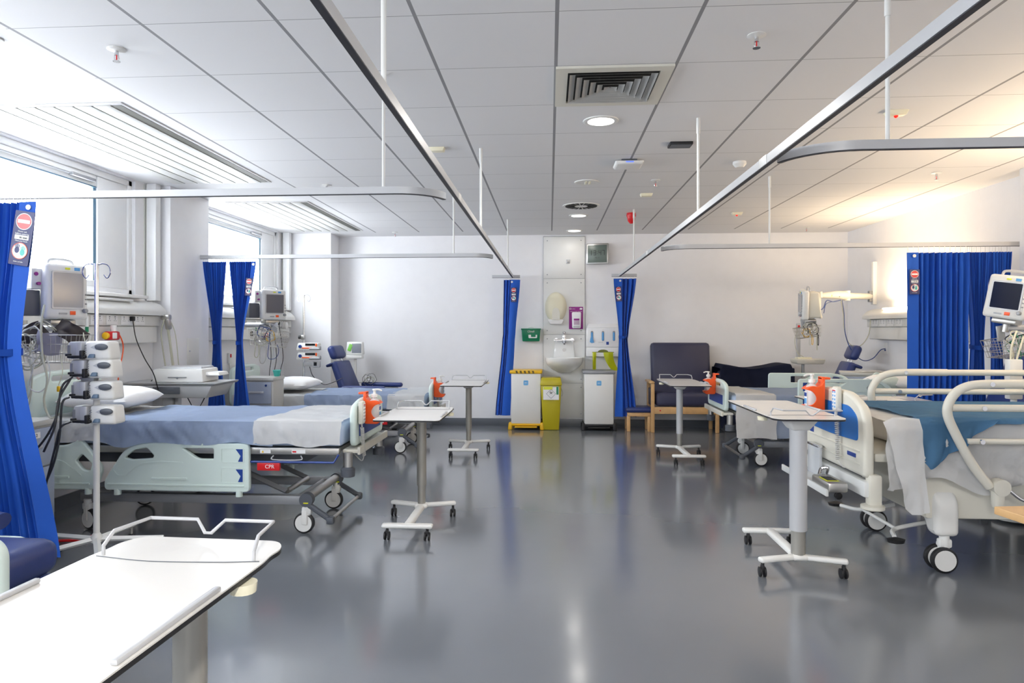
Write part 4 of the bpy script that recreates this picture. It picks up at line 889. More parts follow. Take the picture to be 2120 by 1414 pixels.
# orange, yellow clips
for (x,y,z,mt,l) in ((-2.96,3.98,.99,YELL,'small yellow sensor clip hanging below the near left basket'),(-2.78,3.93,1.13,BLUEP,'blue sensor block with flesh coloured clip hanging beside the pumps')):
    t = T('sensor_clip', l, 'sensor', (x,y,z)); m = MB(); m.box((0,0,0),(.03,.018,.055) if mt is BLUEP else (.018,.014,.035),.005); m.build('sensor_body', mt, t)
    m = MB()
    if mt is BLUEP: m.tube(cat([(0,0,-.03),(-.025,0,-.05),(-.02,0,-.075),(0,0,-.07),(.02,0,-.08),(.025,0,-.05),(0,0,-.03)],5),.006,6); m.mi = 0; m.build('ear_clip', pm('clip_peach', (.72,.38,.28), .5), t); m = MB()
    m.tube(cat([(0,0,.02),(.01,.02,.10),(-.03,.06,.20)],5),.003,5); m.build('lead', CABG, t)
# right wall rail and articulated arm
t = T('articulated_wall_arm', 'long cream articulated arm reaching from a vertical rail on the right wall', 'wall arm', (4.03, 8.89, 1.66))
m = MB(); m.bb(-.03,.02,-.035,.035,0,.53,.006); m.build('wall_rail', WPLAST, t)
m = MB(); m.bb(-.07,-.03,-.03,.03,.03,.17,.008); m.build('sliding_clamp', GREYP, t)
m = MB(); m.tube([(-.05,0,.10),(-.42,-.20,.10)],.038,12); m.build('inner_arm', CREAM, t)
m = MB(); m.cyl((-.42,-.20,.04),(-.42,-.20,.16),.045,seg=18); m.build('elbow_joint', CREAM, t)
m = MB(); m.tube([(-.42,-.20,.10),(-.60,-.34,.105),(-.86,-.55,.085)],[.055,.050,.030],14); a_ = m.build('spring_arm', CREAM, t)
m = MB(); m.box((-.58,-.37,.10),(.03,.006,.05)); m.mi = 1; m.box((-.72,-.47,.09),(.05,.006,.02)); m.build('arm_sticker', [BLACK, YAPR], a_)
m = MB(); m.cyl((-.88,-.57,-.10),(-.88,-.57,.12),.020,seg=14); m.cyl((-.88,-.57,.06),(-.88,-.57,.13),.035,seg=14); m.tube(cat([(-.88,-.57,-.10),(-.87,-.60,-.17),(-.96,-.68,-.14),(-1.02,-.78,-.10)],5),.014,8); m.build('drop_post', CREAM, t)
m = MB(); m.tube(cat([(-.55,-.36,.04),(-.66,-.42,.02),(-.76,-.48,.03),(-.84,-.6,-.05),(-.92,-.72,-.08),(-1.0,-.78,-.02)],6),.006,6); m.tube(cat([(-.56,-.38,.04),(-.70,-.44,.015),(-.80,-.55,-.02),(-.84,-.60,-.12)],6),.004,6); m.build('blue_cable_ties', CABN, t)
t = T('power_lead', 'pair of blue and grey leads drooping from the right wall arm to the sockets', 'cables', (3.48, 8.52, 1.70))
m = MB(); m.tube(cat([(0,0,0),(.03,.02,-.15),(.05,.03,-.35),(.12,.06,-.52),(.25,.08,-.55),(.36,.1,-.42),(.40,.14,-.25),(.42,.18,-.22)],6),.005,6); m.build('grey_lead', CABG, t)
m = MB(); m.tube(cat([(.01,0,0),(.04,.02,-.15),(.06,.03,-.40),(.14,.05,-.60),(.27,.06,-.72),(.40,.08,-.70),(.50,.1,-.60),(.56,.1,-.58)],6),.005,6); m.build('blue_lead', CABN, t)

# ------------------------------------------------------------------ drip stands and pumps
def stand(label, x, y, h, white_to, r0=.36, rzb=0):
    t = T('drip_stand', label, 'drip stand', (x, y, 0), rzb, 'wheeled drip stands')
    m = MB(); m.lathe([(.018,.10),(.034,.11),(.034,.135),(.018,.16)], seg=20); m.build('hub', WPLAST, t)
    for k in range(5):
        M = Rz(72*k+18); m = MB(M); m.tube([(0,0,.125),(r0,0,.105)],.019,4,flat=.8); l = m.build('base_leg', WPLAST, t)
        m = MB(M); m.cyl((r0-.02,0,.055),(r0-.02,0,.10),.008,seg=8); m.mi = 1
        for s in (-1,1): m.lathe([(.018,-.006),(.026,-.005),(.026,.005),(.018,.006)],(r0-.025,s*.012,.026),18,rot=FRONT)
        m.build('castor', [STEEL, BLACK], l)
    m = MB(); m.cyl((0,0,.12),(0,0,white_to),.0175,seg=16); m.build('lower_pole', WPLAST, t)
    m = MB(); m.cyl((0,0,white_to),(0,0,h),.0125,seg=16); m.build('upper_pole', CHROME, t)
    for s in (-1,1):
        m = MB(); m.tube(cat([(0,0,h-.01),(s*.04,0,h),(s*.075,0,h-.015),(s*.085,0,h-.055),(s*.065,0,h-.085),(s*.045,0,h-.065)],5),.0035,6); m.build('hook', CHROME, t)
    return t
stand('tall white based drip stand carrying four pumps by the near left bed', -2.645, 3.87, 1.735, 1.03)
def pump(label, z, dx):
    t = T('infusion_pump', label, 'infusion pump', (-2.645+dx, 3.835, z), 0, 'infusion pumps clamped on the near drip stand')
    m = MB(); m.hull((.015,.175,-.05,.06,0),(.02,.165,-.05,.055,.108),.016); m.build('casing', WPLAST, t, smooth=50)
    m = MB(); m.box((-.045,.0,.055),(.075,.09,.10),.012); m.mi = 1; m.box((-.075,-.047,.055),(.014,.004,.06)); m.build('side_housing', [COLL, GREYP], t)
    m = MB(); m.box((-.01,-.03,.055),(.04,.06,.10),.006); m.mi = 1
    for k in range(5): m.box((.028,-.052,.03+k*.013),(.010,.003,.006))
    m.build('keypad', [COLL, GREYP], t)
    m = MB(); m.lathe([(.03,0),(.03,.008),(.02,.012)],(.125,-.052,.075),24,sc=(1.25,.62,1),rot=FRONT); m.build('handle_latch', DGREY, t)
    m = MB(); m.plate([(.06,.072),(.095,.090),(.095,.058)], (), .006, 0, Tr(0,-.053,0) @ FRONT); m.build('latch_arrow', COLL, t)
    m = MB(); m.hull((.045,.085,-.066,-.045,.012),(.055,.085,-.060,-.045,.034),.004); m.build('blue_flap', pm('flap_slate', (.10,.16,.24), .4) if 'flap_slate' not in MATS else MATS['flap_slate'], t)
    m = MB(); m.box((-.02,-.055,.018),(.11,.022,.016),.005); m.box((.012,-.055,.03),(.022,.03,.05),.005); m.box((-.075,-.05,.028),(.03,.02,.014),.004); m.build('pole_clamp', BLACK, t)
    return t
for z, dx, l in ((1.175,-.035,'topmost of the four white infusion pumps on the near stand'), (1.07,-.02,'second infusion pump from the top on the near stand'), (.945,-.012,'third infusion pump from the top on the near stand'), (.805,-.005,'lowest of the four infusion pumps on the near stand')): pump(l, z, dx)
t = T('pole_bracket', 'grey clamp bracket between the second and third pumps', 'clamp', (-2.645, 3.83, 1.05)); m = MB(); m.hull((-.05,.02,-.02,.02,-.005),(-.06,.03,-.025,.02,.022),.004); m.build('bracket_body', GREYP, t)
def cable(label, pts, r, mat, grp=None, nm='cable'):
    m = MB(); o0 = Vector(pts[0]); m.tube(cat([Vector(p)-o0 for p in pts],7), r, 6); o = m.build(nm, mat, None, loc=o0); return tag(o, label, 'cable', grp)
cable('black lead from the top pump curving down to the locker', [(-2.72,3.77,1.08),(-2.77,3.75,1.02),(-2.79,3.73,.85),(-2.86,3.70,.70),(-2.98,3.62,.55)], .006, CABB, 'black pump leads')
cable('black lead from the second pump running down behind the locker', [(-2.73,3.77,1.07),(-2.78,3.74,.95),(-2.79,3.72,.80),(-2.84,3.70,.66)], .006, CABB, 'black pump leads')
cable('black lead from the third pump hanging to the floor', [(-2.73,3.76,.965),(-2.76,3.74,.93),(-2.775,3.74,.75),(-2.80,3.73,.60),(-2.85,3.71,.45)], .006, CABB, 'black pump leads')
cable('black lead from the lowest pump hanging to the floor', [(-2.72,3.76,.825),(-2.77,3.74,.79),(-2.80,3.73,.66),(-2.84,3.71,.45),(-2.86,3.70,.33)], .006, CABB, 'black pump leads')
cable('thin pale curly tube hanging below the near left monitor', [(-3.08,4.02,1.50),(-3.07,3.98,1.38),(-3.04,3.95,1.20),(-3.01,3.95,1.05),(-3.03,3.95,.92),(-2.99,3.95,.82),(-2.92,3.95,.85)], .006, CABG, None, 'tube')
cable('orange floor lead lying by the near left locker', [(-3.30,4.05,.012),(-3.10,4.16,.012),(-2.98,4.20,.012),(-2.95,4.30,.012)], .009, REDP, None, 'floor_cable')
stand('chrome drip stand with two syringe pumps behind the far left bed', -3.12, 8.60, 1.79, .60)
for z, l in ((1.085,'upper of the two orange striped syringe pumps'), (.965,'lower of the two orange striped syringe pumps')):
    t = T('syringe_pump', l, 'syringe pump', (-3.02, 8.56, z), -3, 'syringe pumps on the far drip stand')
    m = MB(); m.hull((-.17,.13,-.06,.05,0),(-.15,.12,-.05,.05,.095),.016); m.build('casing', WPLAST, t)
    m = MB(); m.box((.02,-.058,.075),(.13,.008,.028),.003); m.build('display', BLACKG, t)
    m = MB(); m.box((-.02,-.064,.03),(.13,.006,.014),.002); m.box((.10,-.058,.07),(.02,.008,.04),.003); m.build('orange_stripe', ORANGE, t)
    m = MB(); m.tube([(.02,-.075,.02),(.15,-.075,.02)],.013,12); m.box((.15,-.065,.03),(.03,.03,.05),.006); m.build('syringe_holder', GREYP, t)
    m = MB(); m.lathe([(.022,0),(.018,.015)],(-.11,-.060,.05),16,rot=FRONT); m.build('knob', BLUEP, t)
t = T('feed_controller', 'small grey feed controller below the syringe pumps', 'controller', (-3.0, 8.56, .88)); m = MB(); m.box((0,0,.03),(.20,.05,.05),.01); m.box((.07,-.02,.03),(.09,.06,.08),.01); m.build('casing', COLL, t); m = MB(); m.box((.06,-.052,.035),(.04,.004,.045),.001); m.build('display', BLACKG, t)
t = T('pole_clamp', 'black knobbed clamp on the far drip stand', 'clamp', (-3.12, 8.58, 1.25)); m = MB(); m.box((0,0,0),(.05,.05,.06),.01); m.build('clamp_body', STEEL, t); m = MB(); m.lathe([(.022,0),(.024,.025)],(-.03,-.01,0),14,rot=Ry(-90)); m.build('knob', BLACK, t)
cable('black lead looping from the syringe pumps towards the blue recliner', [(-3.02,8.53,.88),(-2.97,8.52,.76),(-2.84,8.52,.66),(-2.70,8.54,.69),(-2.60,8.56,.74)], .005, CABB)
t = T('vital_signs_monitor', 'small portable monitor on a stand behind the far left recliner', 'monitor', (-2.68, 9.40, 0))
m = MB(); m.hull((-.12,.12,-.05,.05,1.0),(-.11,.11,-.04,.05,1.18),.015); m.build('casing', WPLAST, t); m = MB(); m.box((.03,-.051,1.09),(.13,.006,.13),.004); m.build('screen', SCRL, t)
m = MB(); m.box((-.06,-.052,1.10),(.05,.006,.10),.01,Ry(20)); m.build('green_label', pm('lime_green', (.25,.65,.12), .4), t)
m = MB(); m.cyl((0,0,.10),(0,0,1.0),.018,seg=12); m.box((0,-.02,.97),(.22,.12,.05),.01); m.build('stand_pole', WPLAST, t)
m = MB(); m.lathe([(.20,.02),(.20,.05),(.04,.10)]); m.build('base', WPLAST, t)
m = MB(); m.box((.26,-.03,.60),(.26,.10,.10),.01) if 0 else m.tube([(.02,0,.62),(.16,0,.62)],.01,8); m.build('basket_arm', STEEL, t)
leads('tangle of thin dark leads behind the far left recliner', -2.42, 9.15, .60, 7, .12, .05, .14, [CABB, CABG, STEEL], 21, 0, 0, .003)
t = T('observation_stand', 'grey wheeled stand with a cream tray behind the covered chair', 'medical stand', (3.26, 9.32, 0))
m = MB(); m.box((0,0,1.2),(.045,.05,.46),.008); m.mi = 1; m.box((0,-.026,1.39),(.03,.004,.03)); m.build('upright', [COLL, REDP], t); m = MB(); m.cyl((.06,0,.10),(.06,0,.90),.02,seg=12); m.build('pole', COLL, t)
m = MB(); m.hull((-.06,.28,-.14,.10,.90),(-.08,.30,-.15,.10,.965),.015); m.build('tray', CREAM, t); m = MB(); m.box((.06,-.02,.975),(.18,.12,.025),.008); m.build('control_box', IVORY, t); m = MB(); m.lathe([(.11,.02),(.11,.05),(.05,.10)],(.10,0,0)); m.build('base', COLL, t)
m = MB(); m.tube(cat([(-.02,-.03,1.35),(-.06,-.05,1.2),(-.03,-.05,1.05),(.05,-.05,.99)],6),.004,6); m.build('lead', CABG, t)
t = T('monitor_stand', 'white pole stand with twin yellow tubes behind the near right rails', 'medical stand', (3.26, 5.10, 0)); m = MB(); m.bb(-.045,.045,-.03,.03,.86,1.14,.008); m.build('column', WPLAST, t); m = MB(); m.cyl((0,0,.08),(0,0,.86),.02); m.lathe([(.13,.02),(.13,.05),(.04,.09)]); m.build('base', WPLAST, t)
m = MB(); m.tube(cat([(-.02,0,1.14),(-.03,-.02,1.22),(.0,-.01,1.30),(.02,0,1.34)],5),.006,6); m.tube(cat([(.02,0,1.14),(.03,-.02,1.22),(.06,-.01,1.30)],5),.006,6); m.build('tube', IVORY, t)

# ------------------------------------------------------------------ lockers, trolley, printer
def locker(label, x, y, rz, w=.46, d=.44, h=.80, lab=None):
    t = T('bedside_locker', label, 'bedside locker', (x, y, 0), rz, 'grey blue bedside lockers')
    m = MB(); m.bb(-w/2,w/2,-d/2+.02,d/2,.07,h-.02,.004); m.build('body', LOCKT, t)
    m = MB(); m.hull((-w/2-.01,w/2+.01,-d/2-.005,d/2,h-.02),(-w/2-.01,w/2+.01,-d/2-.005,d/2,h+.012),.006); m.build('top', LOCKT, t)
    m = MB(); m.bb(-w/2+.02,w/2-.02,-d/2,-d/2+.02,h-.26,h-.035,.004); dr = m.build('drawer', LOCK, t)
    m = MB(); m.box((0,-d/2-.012,h-.14),(.16,.022,.022),.008); m.build('handle', COLL, dr)
    m = MB(); m.lathe([(.012,0),(.012,.006)],(w/2-.07,-d/2,h-.07),14,rot=FRONT); m.build('lock', CHROME, dr)
    m = MB(); m.bb(-w/2+.02,w/2-.02,-d/2,-d/2+.02,.10,h-.27,.004); do = m.build('door', LOCK, t)
    m = MB(); m.box((-w/2+.09,-d/2-.010,h-.38),(.06,.018,.02),.006); m.build('handle', COLL, do)
    if lab: m = MB(); m.plate(rr(-.13,.08,h-.09,h-.055,.003), (), .002, 0, Tr(0,-d/2-.001,0) @ FRONT); m.mi = 1; m.text(lab, .026, Tr(-.025,-d/2-.0025,h-.073) @ FRONT); m.build('name_label', [WHITE, BLACK], dr)
    for sx in (-1,1):
        for sy in (-1,1): m = MB(); m.lathe([(.02,.0),(.025,.03),(.02,.07)],(sx*(w/2-.05),sy*(d/2-.05),0),12); m.build('foot', WPLAST, t)
    return t
locker('grey blue bedside locker behind the large left curtain, with a name label', -3.21, 3.80, 90, .44, .42, .80, 'FEMALE BAY 2')
locker('grey blue two-door bedside locker beside the paired curtains', -3.02, 7.10, 0, .34, .30, .84)
locker('grey blue bedside locker behind the far right bed pillow', 3.58, 8.05, -20, .56, .40, .86)
t = T('folded_papers', 'flat papers lying on the far right locker', 'papers', (3.58, 8.02, .876), 10); m = MB(); m.box((0,0,.004),(.26,.18,.008),.001); m.box((.02,.01,.010),(.20,.14,.004)); m.build('sheets', WOOD if 0 else TOP, t)
t = T('denture_pot', 'small teal plastic pot on the far left locker', 'pot', (-2.89, 7.16, .853)); m = MB(); m.lathe([(.028,0),(.040,.05),(.042,.055)], seg=20); m.build('cup', TEALH, t); m = MB(); m.lathe([(.044,.055),(.044,.065),(.03,.068)], seg=20); m.build('lid', TEALH, t)
t = T('equipment_trolley', 'grey wheeled trolley carrying a printer beside the pillar', 'trolley', (-3.25, 5.88, 0), 0)
m = MB(); m.hull((-.42,.42,-.22,.22,.872),(-.44,.44,-.24,.22,.895),.008); m.build('top_shelf', COLL, t)
m = MB(); m.hull((-.30,.34,-.20,.18,.765),(-.34,.40,-.22,.2,.872),.01); m.build('drawer_unit', COLL, t); m = MB(); m.bb(-.12,.12,-.224,-.215,.80,.86,.004); m.build('drawer_slot', DGREY, t)
m = MB(); m.bb(-.13,-.04,-.05,.05,.12,.765,.006); m.bb(-.03,.0,-.03,.03,.12,.765,.004); m.build('column', COLL, t)
m = MB(); m.bb(-.30,.30,-.18,.18,.09,.12,.01); m.build('base', COLL, t)
for sx in (-.27,.27):
    for sy in (-.15,.15): m = MB(); m.lathe([(.02,-.012),(.035,-.01),(.035,.01),(.02,.012)],(sx,sy,.036),18,rot=Ry(90)); m.cyl((sx,sy,.05),(sx,sy,.09),.012,seg=10); m.build('castor', BLACK, t)
m = MB(); m.tube([(.12,-.1,.765),(.20,-.1,.62),(.28,-.1,.765)],.005,6); m.build('hanging_loop', BLACK, t)
m = MB(); m.box((-.46,-.05,.885),(.03,.06,.03),.005); m.build('side_clip', BLACK, t)
t = T('printer', 'boxy off white printer with open paper tray on the grey trolley', 'printer', (-3.16, 5.86, .896), 4)
m = MB(); m.hull((-.24,.20,-.17,.17,0),(-.23,.19,-.165,.17,.115),.014); m.build('casing', WPLAST, t); m = MB(); m.hull((-.20,.17,-.12,.15,.115),(-.18,.15,-.10,.14,.135),.006); m.build('lid', COLL, t)
m = MB(); m.hull((.19,.32,-.11,.10,.055),(.19,.30,-.10,.10,.085),.008); m.build('paper_tray', WPLAST, t); m = MB(); m.box((-.02,-.172,.045),(.16,.01,.008),.003); m.box((-.02,-.174,.04),(.012,.008,.02)); m.build('release_catch', GREYP, t); m = MB(); m.tube(cat([(-.24,.05,.05),(-.30,.05,.04),(-.33,.0,.0)],5),.004,6); m.build('lead', CABB, t)

# ------------------------------------------------------------------ seats
def pad(m, x0, x1, y0, y1, z0, z1, b=.035): m.box(((x0+x1)/2,(y0+y1)/2,(z0+z1)/2),(x1-x0,y1-y0,z1-z0),b,seg=4)
t = T('bariatric_armchair', 'wide navy high-backed armchair with beech frame against the back wall', 'armchair', (1.765, 9.38, 0))
m = MB(); m.hull((-.39,.39,.00,.12,.48),(-.395,.395,.10,.22,1.17),.045); m.build('backrest', VINYLD, t, smooth=50)
m = MB(); pad(m,-.375,.375,-.24,.14,.34,.52,.05); m.build('seat_cushion', VINYLD, t, smooth=50)
m = MB(); m.bb(-.40,.40,-.235,-.20,.245,.335,.006); m.mi = 1; m.lathe([(.010,0),(.010,.003)],(-.32,-.235,.29),12,rot=FRONT); m.build('front_rail', [WOOD, REDP], t)
for s in (-1,1):
    m = MB(); m.box((s*.415,-.215,.32),(.045,.05,.64),.008); l = m.build('front_leg', WOOD, t)
    m = MB(); m.box((s*.415,.16,.32),(.045,.05,.64),.008); m.build('rear_leg', WOOD, t)
    m = MB(); m.box((s*.425,-.02,.655),(.065,.46,.03),.012); m.build('armrest', WOOD, t)
    m = MB(); m.box((s*.412,-.02,.45),(.02,.34,.22),.006); m.build('side_panel', VINYLD, t)
t = T('footstool', 'low beech footstool with blue padded top beside the wide armchair', 'footstool', (1.18, 9.36, 0))
m = MB(); pad(m,-.175,.175,-.16,.16,.25,.32,.03); m.build('cushion', VINYL, t, smooth=50); m = MB(); m.bb(-.15,.15,-.145,.145,.20,.25,.006); m.build('frame', WOOD, t)
for sx in (-.135,.135):
    for sy in (-.12,.12): m = MB(); m.box((sx,sy,.105),(.045,.045,.21),.006); m.build('leg', WOOD, t)
# cloth covered equipment
def cov(u, v):
    # v across from the floor-front over the top to the back
    x = -.50+.94*u; k = v
    ztop = .90 - .065*math.exp(-((u-.45)/.28)**2) + .012*noise.noise(Vector((u*5,1,3)))
    if k < .55: z = .12+(ztop-.12)*(k/.55); y = -.26 - .05*(1-k/.55) - .03*abs(noise.noise(Vector((u*6+z,z*4,7)))) + .05*math.sin(u*9+z*3)*(1-k/.55)*.6 + (.05*math.exp(-((u-.45)/.25)**2) if k > .3 else 0)
    elif k < .85: q = (k-.55)/.30; z = ztop; y = -.26+.46*q
    else: q = (k-.85)/.15; z = ztop-.5*q; y = .20+.02*q
    if u < .04 or u > .96: z = z-.05
    return (x, y, z)
m = MB(); m.grid(cov, 44, 44, .004); o = m.build('draped_cover', NAVYCLOTH, None, smooth=70, loc=(2.72, 9.44, 0)); tag(o, 'dark navy cloth draped over seats beside the wide armchair', 'cover')
t = T('covered_seat', 'low dark seat hidden beneath the navy cover by the back wall', 'seat', (2.72, 9.44, 0)); m = MB(); pad(m,-.45,.38,-.20,.15,.45,.80,.04); m.build('seat_body', VINYLD, t); m = MB(); m.bb(-.42,.36,-.16,.12,.0,.45,.01); m.build('plinth', DGREY, t)
def recliner(label, x, y, rz, zs=.50, arms=True, headz=0):
    t = T('recliner_chair', label, 'recliner', (x, y, 0), rz, 'blue recliners with head cushions')   # faces +x
    m = MB(); pad(m,-.22,.34,-.25,.25,zs-.12,zs,.045); m.build('seat', VINYL, t, smooth=50)
    m = MB(); M = Tr(-.22,0,zs-.05) @ Ry(-22); m.M = M; m.hull((-.05,.05,-.25,.25,0),(-.045,.045,-.22,.22,.52),.03); m.mi = 0; m.box((-.055,0,.50),(.10,.46,.035),.015); m.build('backrest', VINYL, t, smooth=50)
    m = MB(); m.M = M @ Tr(.005,0,.56); m.box((0,0,.085),(.10,.34,.18),.045,seg=4); hd = m.build('head_cushion', VINYL, t, smooth=50); m = MB(); m.M = M @ Tr(0,0,.50)
    for s in (-1,1): m.cyl((0,s*.08,0),(0,s*.08,.09),.006,seg=8)
    m.build('head_post', CHROME, hd)
    for s in (-1,1):
        m = MB(); pad(m,-.24,.34,s*.31-.04,s*.31+.04,zs+.08,zs+.14,.028); m.build('armrest', VINYL, t, smooth=50)
        m = MB(); m.bb(-.20,.28,s*.31-.02,s*.31+.02,.10,zs+.08,.015); m.build('side_panel', GREYP, t)
    m = MB(); m.bb(-.25,.30,-.26,.26,.07,.14,.01); m.build('base_frame', GREYP, t)
    for sx in (-.22,.26):
        for s in (-1,1): m = MB(); m.lathe([(.02,-.012),(.036,-.01),(.036,.01),(.02,.012)],(sx,s*.22,.037),18,rot=FRONT); m.cyl((sx,s*.22,.04),(sx,s*.22,.075),.012,seg=8); m.build('castor', BLACK, t)
    m = MB(); m.M = Tr(.36,0,zs-.08) @ Ry(24); m.box((0,0,-.14),(.06,.46,.30),.025,seg=3); m.build('leg_rest', VINYL, t, smooth=50)
    return t
recliner('blue recliner with head cushion beyond the far left bed', -2.34, 8.86, -8, .50)
recliner('dark blue recliner with head cushion beyond the far right bed', 3.22, 8.72, 172, .52)
recliner('blue recliner in the shade of the wide curtain behind the near right rails', 2.86+.45, 5.56-.02, 200, .50)
t = T('recliner_chair', 'blue padded recliner with pale green side panel, cut off at the left edge', 'recliner', (-2.28, 2.30, 0), -2)
m = MB(); pad(m,-.35,.40,-.24,.26,.42,.555,.055); m.build('seat', VINYL, t, smooth=50); m = MB(); pad(m,-.34,.385,-.235,.25,.30,.43,.04); m.build('seat_base', VINYL, t, smooth=50)
m = MB(); m.plate(rpoly([(-.45,.20,.05),(-.45,.70,.05),(.56,.735,.07),(.655,.70,.06),(.655,.20,.05)],8), (), .045, .016, Tr(0,-.30,0) @ FRONT); m.build('side_panel', BEDG, t); m = MB(); m.plate(rpoly([(-.45,.20,.05),(-.45,.52,.05),(.20,.52,.07),(.24,.20,.05)],8), (), .045, .016, Tr(0,.33,0) @ FRONT); m.build('side_panel', BEDG, t)
m = MB(); m.tube(cat([(-.45,.36,.56),(-.25,.36,.585),(-.05,.36,.58),(.05,.36,.57)],5),[.05]*13+[.045,.04,.03][:3] if 0 else .048,14,flat=.7); m.build('armrest', VINYL, t, smooth=60)
m = MB(); m.M = Tr(-.38,0,.42) @ Ry(-18); m.hull((-.07,.06,-.25,.25,0),(-.05,.05,-.24,.24,.62),.04); m.build('backrest', VINYL, t, smooth=50)
m = MB(); m.bb(-.35,.30,-.24,.28,.10,.30,.02); m.build('base_frame', GREYP, t)
for sx in (-.3,.3):
    for s in (-.2,.24): m = MB(); m.cyl((sx,s,.0),(sx,s,.10),.03,seg=14); m.build('foot', BLACK, t)

# ------------------------------------------------------------------ wood table bottom right
t = T('beech_table', 'corner of a beech topped table with dark metal frame at right edge', 'table', (1.95, 2.0, 0), 8)
m = MB(); m.bb(-.47,.60,-.45,.40,.755,.78,.003); m.build('table_top', WOOD, t)
for sx in (-.38,.5):
    for sy in (-.36,.32): m = MB(); m.box((sx,sy,.378),(.04,.04,.755),.004); m.build('leg', DGREY, t)
m = MB(); m.bb(-.38,.5,-.38,-.34,.70,.75,.003); m.bb(-.38,.5,.30,.34,.70,.75,.003); m.build('apron', DGREY, t)

# ------------------------------------------------------------------ wash station on the back wall
WY = YB
t = T('wall_panel', 'tall white screwed panel behind the wash basin, in four sections', 'wall panel', (.205, WY, 0))
for (z0, z1) in ((.12,.598),(.602,1.274),(1.279,2.056),(2.061,2.645)):
    m = MB(); m.bb(-.288,.288,-.018,0,z0,z1,.002); p = m.build('panel_section', WPLAST, t)
    for sx in (-.235,.235):
        for z in (z0+.055,z1-.055): m = MB(); m.lathe([(.008,0),(.007,.003)],(sx,-.018,z),12,rot=FRONT); m.build('screw', GREYP, p)
m = MB(); m.bb(-.291,-.289,-.019,0,.12,2.65); m.bb(.289,.291,-.019,0,.12,2.65); m.bb(-.291,.291,-.019,0,2.647,2.65); m.build('edge_line', GREYP, t)
t = T('thermostat', 'small grey sensor on the top section of the wall panel', 'sensor', (.26, WY-.018, 2.30)); m = MB(); m.box((0,-.008,0),(.055,.016,.055),.006); m.build('plate', COLL, t); m = MB(); m.lathe([(.014,0),(.012,.008)],(0,-.016,0),14,rot=FRONT); m.build('dial', STEEL, t)
t = T('digital_clock', 'square grey digital wall clock reading 13:47', 'clock', (.665, WY-.07, 2.25), 0); t.rotation_euler = (0, 0, R(-14))
m = MB(); m.bb(-.155,.155,-.02,.02,0,.29,.012); m.build('frame', STEEL, t); m = MB(); m.bb(-.132,.132,-.024,-.019,.025,.265,.003); m.build('lcd_face', LCDB, t)
m = MB()
def seg7(m, ch, x, z, s):
    segs = {'1':'bc','3':'abgcd','4':'fgbc','7':'abc'}[ch]; w, h = .5*s, s; k = .09*s
    for c in segs:
        if c == 'a': m.bb(x,x+w,-.026,-.024,z+h-k,z+h)
        if c == 'g': m.bb(x,x+w,-.026,-.024,z+h/2-k/2,z+h/2+k/2)
        if c == 'd': m.bb(x,x+w,-.026,-.024,z,z+k)
        if c == 'b': m.bb(x+w-k,x+w,-.026,-.024,z+h/2,z+h)
        if c == 'c': m.bb(x+w-k,x+w,-.026,-.024,z,z+h/2)
        if c == 'f': m.bb(x,x+k,-.026,-.024,z+h/2,z+h)
for ch, x in (('1',-.112),('3',-.052),('4',.020),('7',.068)): seg7(m, ch, x, .125, .068)
for z in (.145,.172): m.bb(-.003,.004,-.026,-.024,z,z+.007)
m.build('digits', BLACK, t); m = MB(); m.text('Mo 12', .022, Tr(.0,-.0255,.09) @ FRONT, .0003); m.build('date_line', BLACK, t)
m = MB(); m.bb(-.05,.05,.02,.055,.10,.20); m.build('wall_bracket', GREYP, t)
t = T('towel_dispenser', 'cream oval paper towel dispenser above the basin', 'towel dispenser', (.09, WY-.018, 1.45))
m = MB(); m.lathe([(.001,.10),(.09,.098),(.13,.08),(.150,.04),(.152,.0)], (0,0,.21), 40, sc=(1,1.38,1), rot=FRONT); m.build('cover', IVORY, t, smooth=60)
m = MB(); m.plate(rpoly([(-.055,.03,.01),(-.055,.13,.03),(-.03,.20,.05),(.03,.20,.05),(.055,.13,.03),(.055,.03,.01)],6), (), .004, .001, Tr(0,-.0995,.0) @ FRONT); m.build('window', CREAM, t)
m = MB(); m.hull((-.08,.08,-.09,-.01,-.03),(-.115,.115,-.095,0,.04),.015); m.build('outlet', WHITE, t); m = MB(); m.bb(-.045,.045,-.104,-.10,.045,.052); m.build('tear_line', STEEL, t)
t = T('soap_poster', 'purple hand washing sign behind the soap dispenser', 'sign', (.37, WY-.019, 1.51))
m = MB(); m.bb(-.097,.097,-.004,0,-.155,.155,.001); m.build('board', PURP, t)
m = MB(); m.text('WASH YOUR HANDS', .017, Tr(0,-.0045,.088) @ FRONT, .0005); m.text('HYGIENE', .014, Tr(-.04,-.0045,.125) @ FRONT, .0005); m.build('lettering', WHITE, t)
m = MB(); m.plate(ell(-.077,.128,.012,.012), [ell(-.077,.128,.008,.008)[::-1]], .001, 0, Tr(0,-.0048,0) @ FRONT); m.build('ring_mark', WHITE, t); m = MB(); m.plate(rpoly([(.045,.12,.01),(.06,.142,.01),(.09,.135,.01),(.08,.112,.01)]), (), .001, 0, Tr(0,-.0048,0) @ FRONT); m.build('hands_mark', WHITE, t)
t = T('soap_dispenser', 'white soap dispenser with purple grid label on the purple sign', 'soap dispenser', (.375, WY-.024, 1.365))
m = MB(); m.hull((-.058,.058,-.09,0,0),(-.064,.064,-.07,0,.225),.016); m.build('casing', WHITE, t, smooth=50); m = MB(); m.hull((-.045,.045,-.105,-.06,.0),(-.045,.045,-.09,-.06,.04),.01); m.build('push_bar', COLL, t)
m = MB(); m.bb(-.038,.038,-.0862,-.082,.108,.135); m.build('label_band', PURP, t)
for r_ in range(3):
    for c_ in range(4): m = MB(); m.box((-.030+c_*.020,-.087,.058+r_*.018),(.013,.004,.010)); m.build('label_picture', PURP, t)
